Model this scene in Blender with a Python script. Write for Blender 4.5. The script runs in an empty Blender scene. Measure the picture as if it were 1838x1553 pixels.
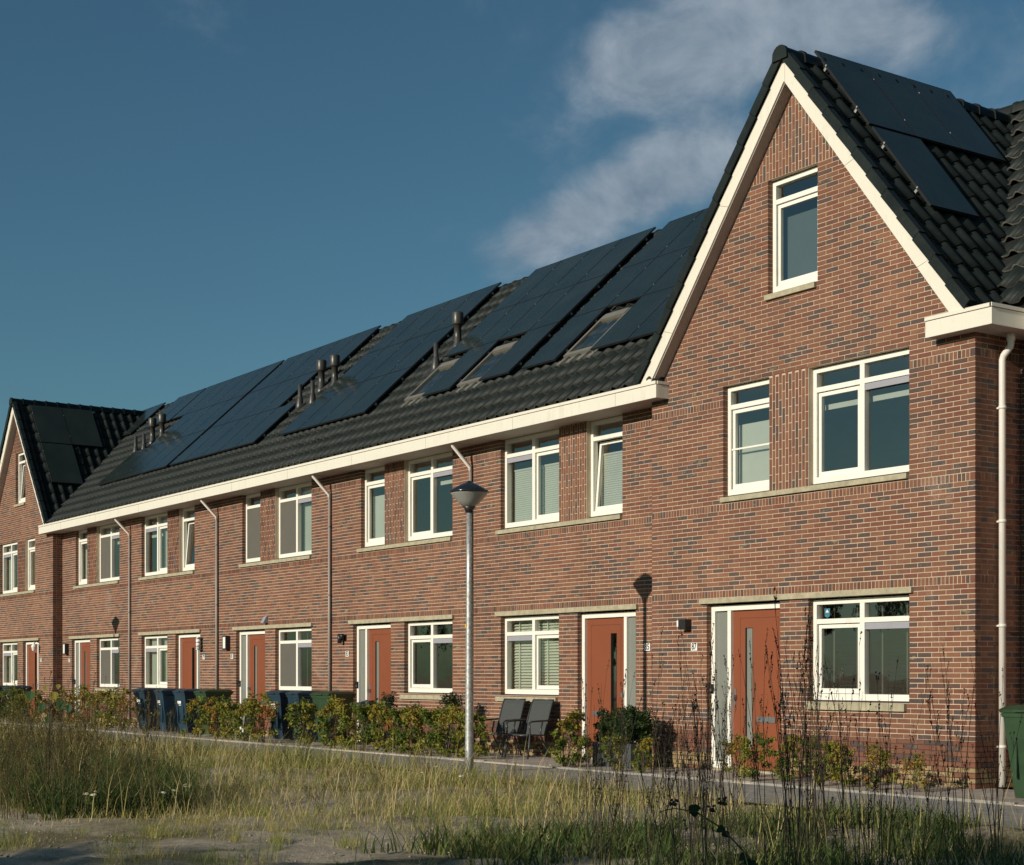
import bpy, math, random
import numpy as np
from mathutils import Vector, Matrix, Quaternion

# ------------------------------------------------------------------ camera, sky, sun, exposure
scene = bpy.context.scene
col = scene.collection
CAM = Vector((12.663, -15.356, 1.363))
cam_d = bpy.data.cameras.new('camera'); cam = bpy.data.objects.new('camera', cam_d); col.objects.link(cam)
cam.location = CAM; cam.rotation_euler = (math.radians(90), 0, math.radians(55.54))
cam_d.sensor_fit = 'HORIZONTAL'; cam_d.sensor_width = 36.0; cam_d.lens = 56.68
cam_d.shift_y = 0.2365; cam_d.clip_start = 0.1; cam_d.clip_end = 3000
scene.camera = cam
SUN_E, SUN_K = 0.10, 0.335                       # light travels (-E, 1, -K)
sdir = Vector((-SUN_E, 1.0, -SUN_K)).normalized()
SUN_ELEV = math.asin(-sdir.z); SUN_AZ = math.atan2(-sdir.x, -sdir.y)
world = bpy.data.worlds.new('World'); scene.world = world; world.use_nodes = True
SKY_STRENGTH = 0.055
sun_d = bpy.data.lights.new('sun', 'SUN'); sun_d.energy = 4.0; sun_d.angle = math.radians(0.5); sun_d.color = (1.0, 0.90, 0.745)
sun = bpy.data.objects.new('sun', sun_d); col.objects.link(sun); sun.location = (0, -40, 30)
sun.rotation_euler = sdir.to_track_quat('-Z', 'Y').to_euler()
scene.view_settings.view_transform = 'Standard'; scene.view_settings.look = 'None'
scene.view_settings.exposure = 0.12; scene.view_settings.gamma = 1.0; scene.view_settings.use_curve_mapping = False
scene.cycles.use_denoising = True
scene.cycles.max_bounces = 8; scene.cycles.transparent_max_bounces = 12
scene.cycles.caustics_reflective = False; scene.cycles.caustics_refractive = False

def nd(nt, t, **kw):
    n = nt.nodes.new(t)
    for k, v in kw.items():
        if k in n.inputs.keys() if hasattr(n.inputs, 'keys') else False: n.inputs[k].default_value = v
        else: setattr(n, k, v)
    return n
def mathn(nt, op, a, b=None, c=None, clamp=False):
    n = nt.nodes.new('ShaderNodeMath'); n.operation = op; n.use_clamp = clamp
    for i, x in enumerate((a, b, c)):
        if x is None: continue
        if isinstance(x, (int, float)): n.inputs[i].default_value = x
        else: nt.links.new(x, n.inputs[i])
    return n.outputs[0]
def ramp(nt, fac, stops, interp='LINEAR'):
    n = nt.nodes.new('ShaderNodeValToRGB'); n.color_ramp.interpolation = interp
    els = n.color_ramp.elements
    while len(els) < len(stops): els.new(0.5)
    for e, (p, c) in zip(els, stops):
        e.position = p; e.color = (c[0], c[1], c[2], 1)
    nt.links.new(fac, n.inputs[0]); return n.outputs[0]
def mixc(nt, fac, a, b, mode='MIX'):
    n = nt.nodes.new('ShaderNodeMix'); n.data_type = 'RGBA'; n.blend_type = mode
    for i, x in ((0, fac), (6, a), (7, b)):
        if isinstance(x, (int, float)): n.inputs[i].default_value = x
        elif isinstance(x, (tuple, list)): n.inputs[i].default_value = (x[0], x[1], x[2], 1)
        else: nt.links.new(x, n.inputs[i])
    return n.outputs[2]
def noise(nt, vec, scale, detail=3, rough=0.55, dist=0.0):
    n = nt.nodes.new('ShaderNodeTexNoise'); n.inputs['Scale'].default_value = scale
    n.inputs['Detail'].default_value = detail; n.inputs['Roughness'].default_value = rough; n.inputs['Distortion'].default_value = dist
    if vec is not None: nt.links.new(vec, n.inputs['Vector'])
    return n.outputs[0]
def mapping(nt, vec, scale=(1, 1, 1), loc=(0, 0, 0), rot=(0, 0, 0)):
    n = nt.nodes.new('ShaderNodeMapping'); n.inputs['Scale'].default_value = scale; n.inputs['Location'].default_value = loc
    n.inputs['Rotation'].default_value = rot; nt.links.new(vec, n.inputs['Vector']); return n.outputs[0]

def build_world():
    nt = world.node_tree; nt.nodes.clear()
    out = nt.nodes.new('ShaderNodeOutputWorld'); bg = nt.nodes.new('ShaderNodeBackground')
    bg.inputs['Strength'].default_value = SKY_STRENGTH
    sky = nt.nodes.new('ShaderNodeTexSky'); sky.sky_type = 'NISHITA'; sky.sun_disc = False
    sky.sun_elevation = SUN_ELEV; sky.sun_rotation = SUN_AZ
    sky.air_density = 1.0; sky.dust_density = 0.6; sky.ozone_density = 1.2; sky.altitude = 0
    tint = mixc(nt, 1.0, sky.outputs[0], (0.56, 0.915, 1.0), 'MULTIPLY')
    tc = nt.nodes.new('ShaderNodeTexCoord'); d = tc.outputs['Generated']
    # broken cumulus everywhere, thickest where two noise scales agree
    sep = nt.nodes.new('ShaderNodeSeparateXYZ'); nt.links.new(d, sep.inputs[0])
    big = noise(nt, mapping(nt, d, (1, 1, 1.6), CLOUD_OFF), 2.6, 2, 0.5)
    fine = noise(nt, mapping(nt, d, (1, 1, 1.5), (3.1, 0.4, 1.7)), 15.0, 8, 0.6, 0.3)
    s = mathn(nt, 'ADD', mathn(nt, 'MULTIPLY', big, 0.62), mathn(nt, 'MULTIPLY', fine, 0.40))
    for cdir, rad, w in CLOUDS:
        dp = nt.nodes.new('ShaderNodeVectorMath'); dp.operation = 'DISTANCE'
        nt.links.new(mapping(nt, d, (1, 1, 1.5)), dp.inputs[0]); dp.inputs[1].default_value = (cdir[0], cdir[1], cdir[2] * 1.5)
        g = mathn(nt, 'SUBTRACT', 1.0, mathn(nt, 'DIVIDE', dp.outputs['Value'], rad), clamp=True)
        s = mathn(nt, 'ADD', s, mathn(nt, 'MULTIPLY', mathn(nt, 'POWER', g, 0.8), w))
    m = nt.nodes.new('ShaderNodeMapRange'); m.interpolation_type = 'SMOOTHSTEP'
    m.inputs[1].default_value = 0.54; m.inputs[2].default_value = 0.92; nt.links.new(s, m.inputs[0])
    m.inputs[3].default_value = 0.0; m.inputs[4].default_value = 0.95
    shade = ramp(nt, fine, [(0.32, (2.5, 3.6, 4.8)), (0.66, (5.8, 6.8, 7.9))])
    c = mixc(nt, m.outputs[0], tint, shade)
    nt.links.new(c, bg.inputs['Color']); nt.links.new(bg.outputs[0], out.inputs[0])
CLOUD_OFF = (0.2, 0.1, 0.35)
_W = Vector((-0.8245, 0.566, 0)); _R = Vector((0.566, 0.8245, 0))
def sky_dir(lat, up): return (_W + _R * lat + Vector((0, 0, up))).normalized()
CLOUDS = [(sky_dir(a, b), c, w) for a, b, c, w in ((0.07, 0.378, 0.045, 0.26), (0.105, 0.388, 0.06, 0.34), (0.15, 0.40, 0.06, 0.34), (0.20, 0.405, 0.06, 0.30), (0.245, 0.40, 0.045, 0.2), (0.0, 0.262, 0.03, 0.22), (0.03, 0.275, 0.036, 0.30), (0.06, 0.292, 0.038, 0.32), (0.09, 0.308, 0.04, 0.32), (0.12, 0.325, 0.045, 0.28))]
build_world()

# ------------------------------------------------------------------ materials
MATS = {}
def new_mat(name):
    m = bpy.data.materials.new(name); m.use_nodes = True; nt = m.node_tree; nt.nodes.clear()
    out = nt.nodes.new('ShaderNodeOutputMaterial'); MATS[name] = m
    return m, nt, out
def geo_pos(nt): return nt.nodes.new('ShaderNodeNewGeometry').outputs['Position']
def attr(nt, name='tint'):
    a = nt.nodes.new('ShaderNodeAttribute'); a.attribute_name = name; return a.outputs['Fac']
def bump(nt, h, strength=0.3, dist=0.005):
    b = nt.nodes.new('ShaderNodeBump'); b.inputs['Strength'].default_value = strength; b.inputs['Distance'].default_value = dist
    nt.links.new(h, b.inputs['Height']); return b.outputs[0]
def principled(nt, out, color, rough=0.6, metal=0.0, spec=0.5, normal=None, coat=0.0):
    p = nt.nodes.new('ShaderNodeBsdfPrincipled')
    if isinstance(color, (tuple, list)): p.inputs['Base Color'].default_value = (*color[:3], 1)
    else: nt.links.new(color, p.inputs['Base Color'])
    if isinstance(rough, (int, float)): p.inputs['Roughness'].default_value = rough
    else: nt.links.new(rough, p.inputs['Roughness'])
    p.inputs['Metallic'].default_value = metal; p.inputs['Specular IOR Level'].default_value = spec
    p.inputs['Coat Weight'].default_value = coat
    if normal is not None: nt.links.new(normal, p.inputs['Normal'])
    nt.links.new(p.outputs[0], out.inputs[0]); return p
def simple(name, c, rough=0.6, metal=0.0, spec=0.5, var=0.12, vscale=3.0, bmp=0.0, bscale=60, coat=0.0):
    m, nt, out = new_mat(name); pos = geo_pos(nt)
    n1 = noise(nt, pos, vscale, 4, 0.6)
    lo = tuple(x * (1 - var) for x in c); hi = tuple(min(1, x * (1 + var)) for x in c)
    colr = ramp(nt, n1, [(0.3, lo), (0.7, hi)])
    nm = bump(nt, noise(nt, pos, bscale, 3), bmp, 0.003) if bmp else None
    r = mathn(nt, 'ADD', rough - 0.06, mathn(nt, 'MULTIPLY', noise(nt, pos, vscale * 3, 3), 0.12))
    principled(nt, out, colr, r, metal, spec, nm, coat); return m

def mat_brick():
    m, nt, out = new_mat('brick'); pos = geo_pos(nt); t = attr(nt)
    streak = noise(nt, mapping(nt, pos, (9, 9, 22)), 1.0, 3, 0.6)
    f = mathn(nt, 'ADD', t, mathn(nt, 'MULTIPLY', mathn(nt, 'SUBTRACT', streak, 0.5), 0.42))
    c = ramp(nt, f, [(0.0, (0.172, 0.072, 0.050)), (0.22, (0.198, 0.090, 0.059)), (0.42, (0.230, 0.113, 0.070)), (0.58, (0.176, 0.081, 0.059)),
                     (0.68, (0.140, 0.074, 0.055)), (0.80, (0.106, 0.070, 0.062)), (0.90, (0.090, 0.068, 0.067)), (0.97, (0.30, 0.22, 0.115)), (1.0, (0.34, 0.25, 0.13))])
    sp = noise(nt, pos, 150, 3, 0.7)
    c2 = mixc(nt, 1.0, c, ramp(nt, sp, [(0.3, (0.72, 0.72, 0.72)), (0.62, (1.12, 1.12, 1.12))]), 'MULTIPLY')
    st = noise(nt, mapping(nt, pos, (0.5, 0.5, 0.25)), 1.2, 4, 0.6)
    c3 = mixc(nt, 1.0, c2, ramp(nt, st, [(0.3, (0.80, 0.80, 0.82)), (0.7, (1.14, 1.12, 1.08))]), 'MULTIPLY')
    bl = noise(nt, mapping(nt, pos, (0.9, 0.9, 0.6), (4, 2, 1)), 1.0, 6, 0.7); sp2 = noise(nt, pos, 38, 4, 0.7)
    c3 = mixc(nt, mathn(nt, 'MULTIPLY', ramp(nt, mathn(nt, 'ADD', bl, mathn(nt, 'MULTIPLY', mathn(nt, 'SUBTRACT', sp2, 0.5), 0.5)), [(0.60, (0, 0, 0)), (0.80, (1, 1, 1))]), 0.30), c3, (0.46, 0.40, 0.33))
    principled(nt, out, c3, 0.9, 0, 0.2, bump(nt, sp, 0.5, 0.004))
def mat_mortar():
    m, nt, out = new_mat('mortar'); pos = geo_pos(nt); t = attr(nt)
    c = ramp(nt, t, [(0.0, (0.53, 0.435, 0.325)), (1.0, (0.10, 0.062, 0.045))])
    n1 = noise(nt, pos, 2.0, 5, 0.65)
    c = mixc(nt, 1.0, c, ramp(nt, n1, [(0.3, (0.78, 0.78, 0.78)), (0.7, (1.12, 1.12, 1.12))]), 'MULTIPLY')
    principled(nt, out, c, 0.95, 0, 0.1, bump(nt, noise(nt, pos, 200, 2), 0.5, 0.003))
def mat_tile(name='roof_tile', c0=(0.009, 0.0135, 0.0135), c1=(0.018, 0.024, 0.0235)):
    m, nt, out = new_mat(name); pos = geo_pos(nt)
    oi = noise(nt, pos, 2.2, 3, 0.6)
    c = ramp(nt, oi, [(0.3, c0), (0.7, c1)])
    dirt = noise(nt, pos, 14, 4, 0.65)
    c = mixc(nt, mathn(nt, 'MULTIPLY', ramp(nt, dirt, [(0.55, (0, 0, 0)), (0.75, (1, 1, 1))]), 0.22), c, (0.06, 0.055, 0.042))
    r = mathn(nt, 'ADD', 0.40, mathn(nt, 'MULTIPLY', dirt, 0.25))
    principled(nt, out, c, r, 0, 0.15, bump(nt, noise(nt, pos, 90, 2), 0.15, 0.003))
def mat_solar():
    m, nt, out = new_mat('solar_glass'); pos = geo_pos(nt)
    n1 = noise(nt, pos, 1.3, 4, 0.6)
    c = ramp(nt, n1, [(0.3, (0.014, 0.022, 0.021)), (0.7, (0.023, 0.033, 0.031))])
    dots = noise(nt, pos, 17, 2, 0.5)
    c = mixc(nt, ramp(nt, dots, [(0.80, (0, 0, 0)), (0.84, (1, 1, 1))]), c, (0.35, 0.37, 0.36))
    p_ = principled(nt, out, c, mathn(nt, 'ADD', 0.10, mathn(nt, 'MULTIPLY', n1, 0.14)), 0, 0.26); p_.inputs['Specular Tint'].default_value = (1.0, 0.94, 0.70, 1)
def mat_glass():
    m, nt, out = new_mat('window_glass')
    tr = nt.nodes.new('ShaderNodeBsdfTransparent'); tr.inputs[0].default_value = (0.88, 0.91, 0.88, 1)
    gl = nt.nodes.new('ShaderNodeBsdfGlossy'); gl.inputs['Roughness'].default_value = 0.015; gl.inputs['Color'].default_value = (1, 0.93, 0.82, 1)
    pos = geo_pos(nt)
    nm = bump(nt, noise(nt, pos, 1.9, 2, 0.5), 0.12, 0.03); nt.links.new(nm, gl.inputs['Normal'])
    g = nt.nodes.new('ShaderNodeNewGeometry'); dt = nt.nodes.new('ShaderNodeVectorMath'); dt.operation = 'DOT_PRODUCT'
    nt.links.new(g.outputs['Normal'], dt.inputs[0]); nt.links.new(g.outputs['Incoming'], dt.inputs[1])
    c_ = mathn(nt, 'SUBTRACT', 1.0, mathn(nt, 'ABSOLUTE', dt.outputs['Value']), clamp=True)
    fres = mathn(nt, 'ADD', 0.24, mathn(nt, 'MULTIPLY', mathn(nt, 'POWER', c_, 4.0), 0.70), clamp=True)
    mx = nt.nodes.new('ShaderNodeMixShader'); nt.links.new(fres, mx.inputs[0])
    nt.links.new(tr.outputs[0], mx.inputs[1]); nt.links.new(gl.outputs[0], mx.inputs[2]); nt.links.new(mx.outputs[0], out.inputs[0])
def mat_leaf(name, stops, trans=0.35):
    m, nt, out = new_mat(name); t = attr(nt)
    c = ramp(nt, t, stops)
    d = nt.nodes.new('ShaderNodeBsdfPrincipled'); nt.links.new(c, d.inputs['Base Color']); d.inputs['Roughness'].default_value = 0.55
    d.inputs['Specular IOR Level'].default_value = 0.3
    tr = nt.nodes.new('ShaderNodeBsdfTranslucent'); nt.links.new(c, tr.inputs[0])
    mx = nt.nodes.new('ShaderNodeMixShader'); mx.inputs[0].default_value = trans
    nt.links.new(d.outputs[0], mx.inputs[1]); nt.links.new(tr.outputs[0], mx.inputs[2]); nt.links.new(mx.outputs[0], out.inputs[0])
def mat_ground():
    m, nt, out = new_mat('soil'); pos = geo_pos(nt)
    a = noise(nt, pos, 0.55, 5, 0.6); b = noise(nt, pos, 9, 6, 0.7); g = noise(nt, pos, 70, 4, 0.7)
    sand = ramp(nt, b, [(0.25, (0.27, 0.225, 0.17)), (0.5, (0.48, 0.41, 0.315)), (0.75, (0.60, 0.53, 0.43))])
    moss = ramp(nt, b, [(0.3, (0.09, 0.085, 0.035)), (0.7, (0.24, 0.20, 0.10))])
    c = mixc(nt, ramp(nt, a, [(0.47, (0, 0, 0)), (0.62, (0.8, 0.8, 0.8))]), sand, moss)
    c = mixc(nt, 1.0, c, ramp(nt, g, [(0.3, (0.68, 0.68, 0.68)), (0.7, (1.2, 1.2, 1.2))]), 'MULTIPLY')
    principled(nt, out, c, 0.95, 0, 0.1, bump(nt, mathn(nt, 'ADD', b, g), 0.8, 0.03))
def mat_paving(name, c0, c1, bw, bh, mort):
    m, nt, out = new_mat(name); pos = geo_pos(nt)
    bt = nt.nodes.new('ShaderNodeTexBrick'); nt.links.new(mapping(nt, pos, (1, 1, 1)), bt.inputs['Vector'])
    bt.inputs['Color1'].default_value = (*c0, 1); bt.inputs['Color2'].default_value = (*c1, 1); bt.inputs['Mortar'].default_value = (*mort, 1)
    bt.inputs['Scale'].default_value = 1.0; bt.inputs['Mortar Size'].default_value = 0.006; bt.inputs['Brick Width'].default_value = bw; bt.inputs['Row Height'].default_value = bh
    n1 = noise(nt, pos, 5, 5, 0.7)
    c = mixc(nt, 1.0, bt.outputs[0], ramp(nt, n1, [(0.3, (0.72, 0.72, 0.72)), (0.7, (1.2, 1.2, 1.2))]), 'MULTIPLY')
    principled(nt, out, c, 0.85, 0, 0.25, bump(nt, noise(nt, pos, 120, 3), 0.4, 0.004))
mat_brick(); mat_mortar(); mat_tile(); mat_solar(); mat_glass(); mat_ground()
def mat_trim(name, c):
    m, nt, out = new_mat(name); pos = geo_pos(nt)
    a = noise(nt, mapping(nt, pos, (1.2, 1.2, 5.0)), 1.0, 5, 0.65); b = noise(nt, mapping(nt, pos, (14, 14, 1.5)), 1.0, 4, 0.7)
    col_ = ramp(nt, a, [(0.3, tuple(x * 0.93 for x in c)), (0.7, c)])
    dirt = ramp(nt, mathn(nt, 'MULTIPLY', a, b), [(0.26, (0, 0, 0)), (0.42, (1, 1, 1))])
    col_ = mixc(nt, mathn(nt, 'MULTIPLY', dirt, 0.22), col_, (0.34, 0.31, 0.25))
    principled(nt, out, col_, mathn(nt, 'ADD', 0.38, mathn(nt, 'MULTIPLY', b, 0.2)))
mat_trim('cream_paint', (0.735, 0.70, 0.605)); mat_trim('frame_paint', (0.81, 0.795, 0.725))
simple('tile_nose', (0.075, 0.07, 0.056), 0.7, var=0.5, vscale=25)
simple('stone', (0.36, 0.325, 0.225), 0.85, var=0.22, vscale=9, bmp=0.4, bscale=90)
simple('door_paint', (0.222, 0.064, 0.027), 0.42, var=0.05, vscale=1.5)
simple('dark_seam', (0.10, 0.03, 0.018), 0.7)
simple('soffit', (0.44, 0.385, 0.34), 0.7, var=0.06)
simple('grey_pvc', (0.29, 0.25, 0.225), 0.5, var=0.08)
simple('white_pvc', (0.72, 0.69, 0.64), 0.45, var=0.06)
simple('metal_steel', (0.5, 0.5, 0.5), 0.35, 0.9, var=0.1)
simple('galvanised', (0.40, 0.41, 0.40), 0.5, 0.6, var=0.4, vscale=28)
simple('black_plastic', (0.018, 0.018, 0.019), 0.4, var=0.1)
simple('pipe_black', (0.042, 0.040, 0.036), 0.38, var=0.15, vscale=8)
simple('panel_edge', (0.016, 0.018, 0.019), 0.4)
simple('underlay', (0.006, 0.006, 0.006), 0.9)
simple('plaster', (0.33, 0.32, 0.29), 0.9, var=0.06)
simple('blind_white', (0.66, 0.68, 0.56), 0.7, var=0.04)
simple('blind_pale', (0.55, 0.58, 0.52), 0.8, var=0.04)
simple('blind_blue', (0.10, 0.13, 0.135), 0.8, var=0.04)
simple('screen_grey', (0.10, 0.095, 0.08), 0.8, var=0.05)
simple('frosted', (0.20, 0.21, 0.19), 0.18, var=0.08, vscale=1.0)
simple('plate_white', (0.78, 0.78, 0.74), 0.4, var=0.03)
simple('ink', (0.012, 0.012, 0.014), 0.6)
simple('grille_grey', (0.30, 0.30, 0.34), 0.5, var=0.05)
simple('blue_bin', (0.012, 0.036, 0.060), 0.45, var=0.2, vscale=5)
simple('green_bin', (0.020, 0.050, 0.021), 0.45, var=0.2, vscale=5)
simple('chair_fabric', (0.045, 0.051, 0.051), 0.75, var=0.12, vscale=30, bmp=0.3, bscale=400)
simple('chair_metal', (0.045, 0.052, 0.05), 0.35, 0.3, var=0.1)
simple('lamp_dome', (0.05, 0.06, 0.065), 0.18, 0.7, var=0.1)
simple('lamp_bowl', (0.30, 0.30, 0.28), 0.25, var=0.06)
simple('yellow_tag', (0.55, 0.33, 0.03), 0.6)
simple('kerb_stone', (0.27, 0.255, 0.23), 0.9, var=0.18, vscale=6, bmp=0.3)
simple('terracotta', (0.16, 0.15, 0.14), 0.8, var=0.15)
simple('planter_grey', (0.06, 0.065, 0.068), 0.6, var=0.1)
simple('bark', (0.085, 0.060, 0.040), 0.9, var=0.3, vscale=12)
simple('lead', (0.035, 0.034, 0.033), 0.55, var=0.2, vscale=8)
simple('pebble', (0.30, 0.26, 0.21), 0.9, var=0.5, vscale=30)
simple('red_wire', (0.4, 0.03, 0.03), 0.5)
simple('skylight_frame', (0.20, 0.19, 0.165), 0.45, 0.2, var=0.1)
simple('sticker_blue', (0.05, 0.17, 0.24), 0.4)
simple('petal', (0.75, 0.73, 0.66), 0.7); simple('pollen', (0.5, 0.3, 0.03), 0.8)
simple('berry', (0.012, 0.010, 0.012), 0.3)
mat_paving('path_paving', (0.29, 0.28, 0.27), (0.345, 0.335, 0.32), 0.22, 0.11, (0.12, 0.115, 0.11))
mat_paving('slab_paving', (0.36, 0.32, 0.285), (0.43, 0.385, 0.345), 0.3, 0.3, (0.17, 0.155, 0.14))
mat_leaf('hedge_leaf', [(0.0, (0.06, 0.105, 0.018)), (0.3, (0.155, 0.19, 0.03)), (0.55, (0.28, 0.26, 0.04)), (0.75, (0.38, 0.26, 0.045)), (0.9, (0.30, 0.14, 0.04)), (1.0, (0.16, 0.07, 0.035))])
mat_leaf('dark_leaf', [(0.0, (0.012, 0.034, 0.008)), (0.6, (0.030, 0.066, 0.014)), (1.0, (0.065, 0.10, 0.025))])
mat_leaf('olive_leaf', [(0.0, (0.030, 0.042, 0.018)), (1.0, (0.085, 0.095, 0.045))])
mat_leaf('dead_stalk', [(0.0, (0.030, 0.024, 0.017)), (0.5, (0.065, 0.050, 0.030)), (1.0, (0.14, 0.11, 0.055))], 0.1)
mat_leaf('tan_stalk', [(0.0, (0.06, 0.055, 0.025)), (0.5, (0.17, 0.135, 0.05)), (1.0, (0.36, 0.29, 0.11))], 0.3)
mat_leaf('grass_blade', [(0.0, (0.08, 0.16, 0.03)), (0.3, (0.22, 0.29, 0.06)), (0.55, (0.46, 0.41, 0.12)), (0.8, (0.64, 0.51, 0.22)), (1.0, (0.72, 0.58, 0.32))], 0.42)
mat_leaf('undergrowth_blade', [(0.0, (0.032, 0.065, 0.018)), (0.5, (0.08, 0.125, 0.033)), (1.0, (0.19, 0.20, 0.06))], 0.3)
mat_leaf('tree_leaf', [(0.0, (0.014, 0.028, 0.008)), (1.0, (0.05, 0.07, 0.018))], 0.25)
mat_leaf('broad_leaf', [(0.0, (0.020, 0.085, 0.022)), (0.5, (0.04, 0.12, 0.03)), (1.0, (0.30, 0.25, 0.03))], 0.4)

# ------------------------------------------------------------------ mesh helpers
class MB:
    def __init__(s): s.v = []; s.f = []; s.m = []; s.t = []; s.sm = []
    def face(s, pts, mi=0, t=0.0, sm=False):
        b = len(s.v); s.v.extend(pts); s.f.append(tuple(range(b, b + len(pts)))); s.m.append(mi); s.t.append(t); s.sm.append(sm)
    def idx(s, f, mi=0, t=0.0, sm=False): s.f.append(f); s.m.append(mi); s.t.append(t); s.sm.append(sm)
    def box(s, x0, x1, y0, y1, z0, z1, mi=0, t=0.0, skip=''):
        b = len(s.v)
        s.v.extend([(x0, y0, z0), (x1, y0, z0), (x1, y1, z0), (x0, y1, z0), (x0, y0, z1), (x1, y0, z1), (x1, y1, z1), (x0, y1, z1)])
        for k, q in (('b', (0, 3, 2, 1)), ('t', (4, 5, 6, 7)), ('f', (0, 1, 5, 4)), ('k', (2, 3, 7, 6)), ('l', (3, 0, 4, 7)), ('r', (1, 2, 6, 5))):
            if k not in skip: s.idx(tuple(b + i for i in q), mi, t)
    def prism(s, poly, axis, a0, a1, mi=0, t=0.0):
        # poly 2D list (ccw); axis 'x','y','z' extrude a0..a1
        def P(p, a):
            if axis == 'y': return (p[0], a, p[1])
            if axis == 'x': return (a, p[0], p[1])
            return (p[0], p[1], a)
        n = len(poly); b = len(s.v)
        s.v.extend([P(p, a0) for p in poly] + [P(p, a1) for p in poly])
        s.idx(tuple(b + i for i in range(n)), mi, t); s.idx(tuple(b + n + i for i in reversed(range(n))), mi, t)
        for i in range(n):
            j = (i + 1) % n; s.idx((b + i, b + n + i, b + n + j, b + j), mi, t)
    def tube(s, pts, rad, n=8, mi=0, t=0.0, cap=True, sm=True):
        pts = [Vector(p) for p in pts]; b = len(s.v); m = len(pts)
        if not isinstance(rad, (list, tuple)): rad = [rad] * m
        ref = None
        for i, p in enumerate(pts):
            d = (pts[min(i + 1, m - 1)] - pts[max(i - 1, 0)]).normalized()
            if ref is None: ref = Vector((1, 0, 0)) if abs(d.x) < 0.8 else Vector((0, 1, 0))
            u = d.cross(ref).normalized(); w = d.cross(u).normalized(); ref = w.cross(d) if False else ref
            for k in range(n):
                a = 2 * math.pi * k / n; s.v.append(tuple(p + (u * math.cos(a) + w * math.sin(a)) * rad[i]))
        for i in range(m - 1):
            for k in range(n):
                k2 = (k + 1) % n; s.idx((b + i * n + k, b + i * n + k2, b + (i + 1) * n + k2, b + (i + 1) * n + k), mi, t, sm)
        if cap and n > 2:
            s.idx(tuple(b + k for k in reversed(range(n))), mi, t); s.idx(tuple(b + (m - 1) * n + k for k in range(n)), mi, t)
    def lathe(s, prof, c=(0, 0, 0), n=20, mi=0, t=0.0, sm=True):
        b = len(s.v); m = len(prof)
        for r, z in prof:
            for k in range(n):
                a = 2 * math.pi * k / n; s.v.append((c[0] + r * math.cos(a), c[1] + r * math.sin(a), c[2] + z))
        for i in range(m - 1):
            for k in range(n):
                k2 = (k + 1) % n; s.idx((b + i * n + k, b + i * n + k2, b + (i + 1) * n + k2, b + (i + 1) * n + k), mi, t, sm)
        s.idx(tuple(b + k for k in reversed(range(n))), mi, t); s.idx(tuple(b + (m - 1) * n + k for k in range(n)), mi, t)
    def mesh(s, name, mats, org=(0, 0, 0)):
        me = bpy.data.meshes.new(name)
        me.from_pydata([(a[0] - org[0], a[1] - org[1], a[2] - org[2]) for a in s.v], [], s.f)
        for m in mats: me.materials.append(MATS[m])
        if s.f:
            me.polygons.foreach_set('material_index', s.m); me.polygons.foreach_set('use_smooth', s.sm)
            at = me.attributes.new('tint', 'FLOAT', 'FACE'); at.data.foreach_set('value', s.t)
        me.update(); return me
    def build(s, name, mats, parent=None, org=(0, 0, 0)):
        if isinstance(mats, str): mats = [mats]
        return link(name, s.mesh(name, mats, org), parent)
def link(name, me, parent=None):
    o = bpy.data.objects.new(name, me); col.objects.link(o)
    if parent is not None: o.parent = parent
    return o
def empty(name, loc, rz=0.0):
    o = bpy.data.objects.new(name, None); col.objects.link(o); o.location = loc; o.rotation_euler = (0, 0, rz); o.empty_display_size = 0.2; return o
def tag(o, label, cat, group=None, kind=None):
    o['label'] = label; o['category'] = cat
    if group: o['group'] = group
    if kind: o['kind'] = kind
    return o
def kind(o, k): o['kind'] = k; return o
def copy_tree(o, parent=None):
    c = o.copy(); col.objects.link(c); c.parent = parent
    for ch in list(o.children): copy_tree(ch, c)
    return c
def np_mesh(name, verts, faces, mats, tint=None, smooth=False):
    # verts (N,3), faces (M,k) with constant k
    me = bpy.data.meshes.new(name); V = np.asarray(verts, np.float32); F = np.asarray(faces, np.int32); k = F.shape[1]
    me.vertices.add(len(V)); me.vertices.foreach_set('co', V.ravel())
    me.loops.add(F.size); me.loops.foreach_set('vertex_index', F.ravel())
    me.polygons.add(len(F)); me.polygons.foreach_set('loop_start', np.arange(0, F.size, k, dtype=np.int32)); me.polygons.foreach_set('loop_total', np.full(len(F), k, np.int32))
    for m in mats: me.materials.append(MATS[m])
    if tint is not None:
        at = me.attributes.new('tint', 'FLOAT', 'FACE'); at.data.foreach_set('value', np.asarray(tint, np.float32))
    me.update(calc_edges=True); me.validate(); return me

# ------------------------------------------------------------------ dimensions of the terrace
YT = 0.28                                   # terrace wall face; the gable houses stand at y = 0
XG0, XG1 = -6.02, 0.0                       # right-hand gable house
XL1 = -33.07; XL0 = XL1 - 6.02              # left-hand gable house
PARTY = [-5.74, -11.25, -16.76, -22.27, -27.78, -33.29]
S_MAIN, Z_MAIN = 0.921, 5.70 + 0.15 * 0.921  # main roof: z = Z + S*y
Y_RIDGE = 4.15
G_S, G_Z = 1.29, 9.60                       # gable roofs: z = G_Z - G_S*|x-xc|
XC_R, XC_L = -3.01, -36.08
W_S, W_Z = 0.97, 5.72 - 0.41 * 0.97         # right wing roof
def z_main(y): return Z_MAIN + S_MAIN * y
SOF, FTOP = 5.43, 5.675
BANDS = [(2.455, 2.555), (3.678, 3.778), (5.152, 5.252)]
rng = random.Random(7)

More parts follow.
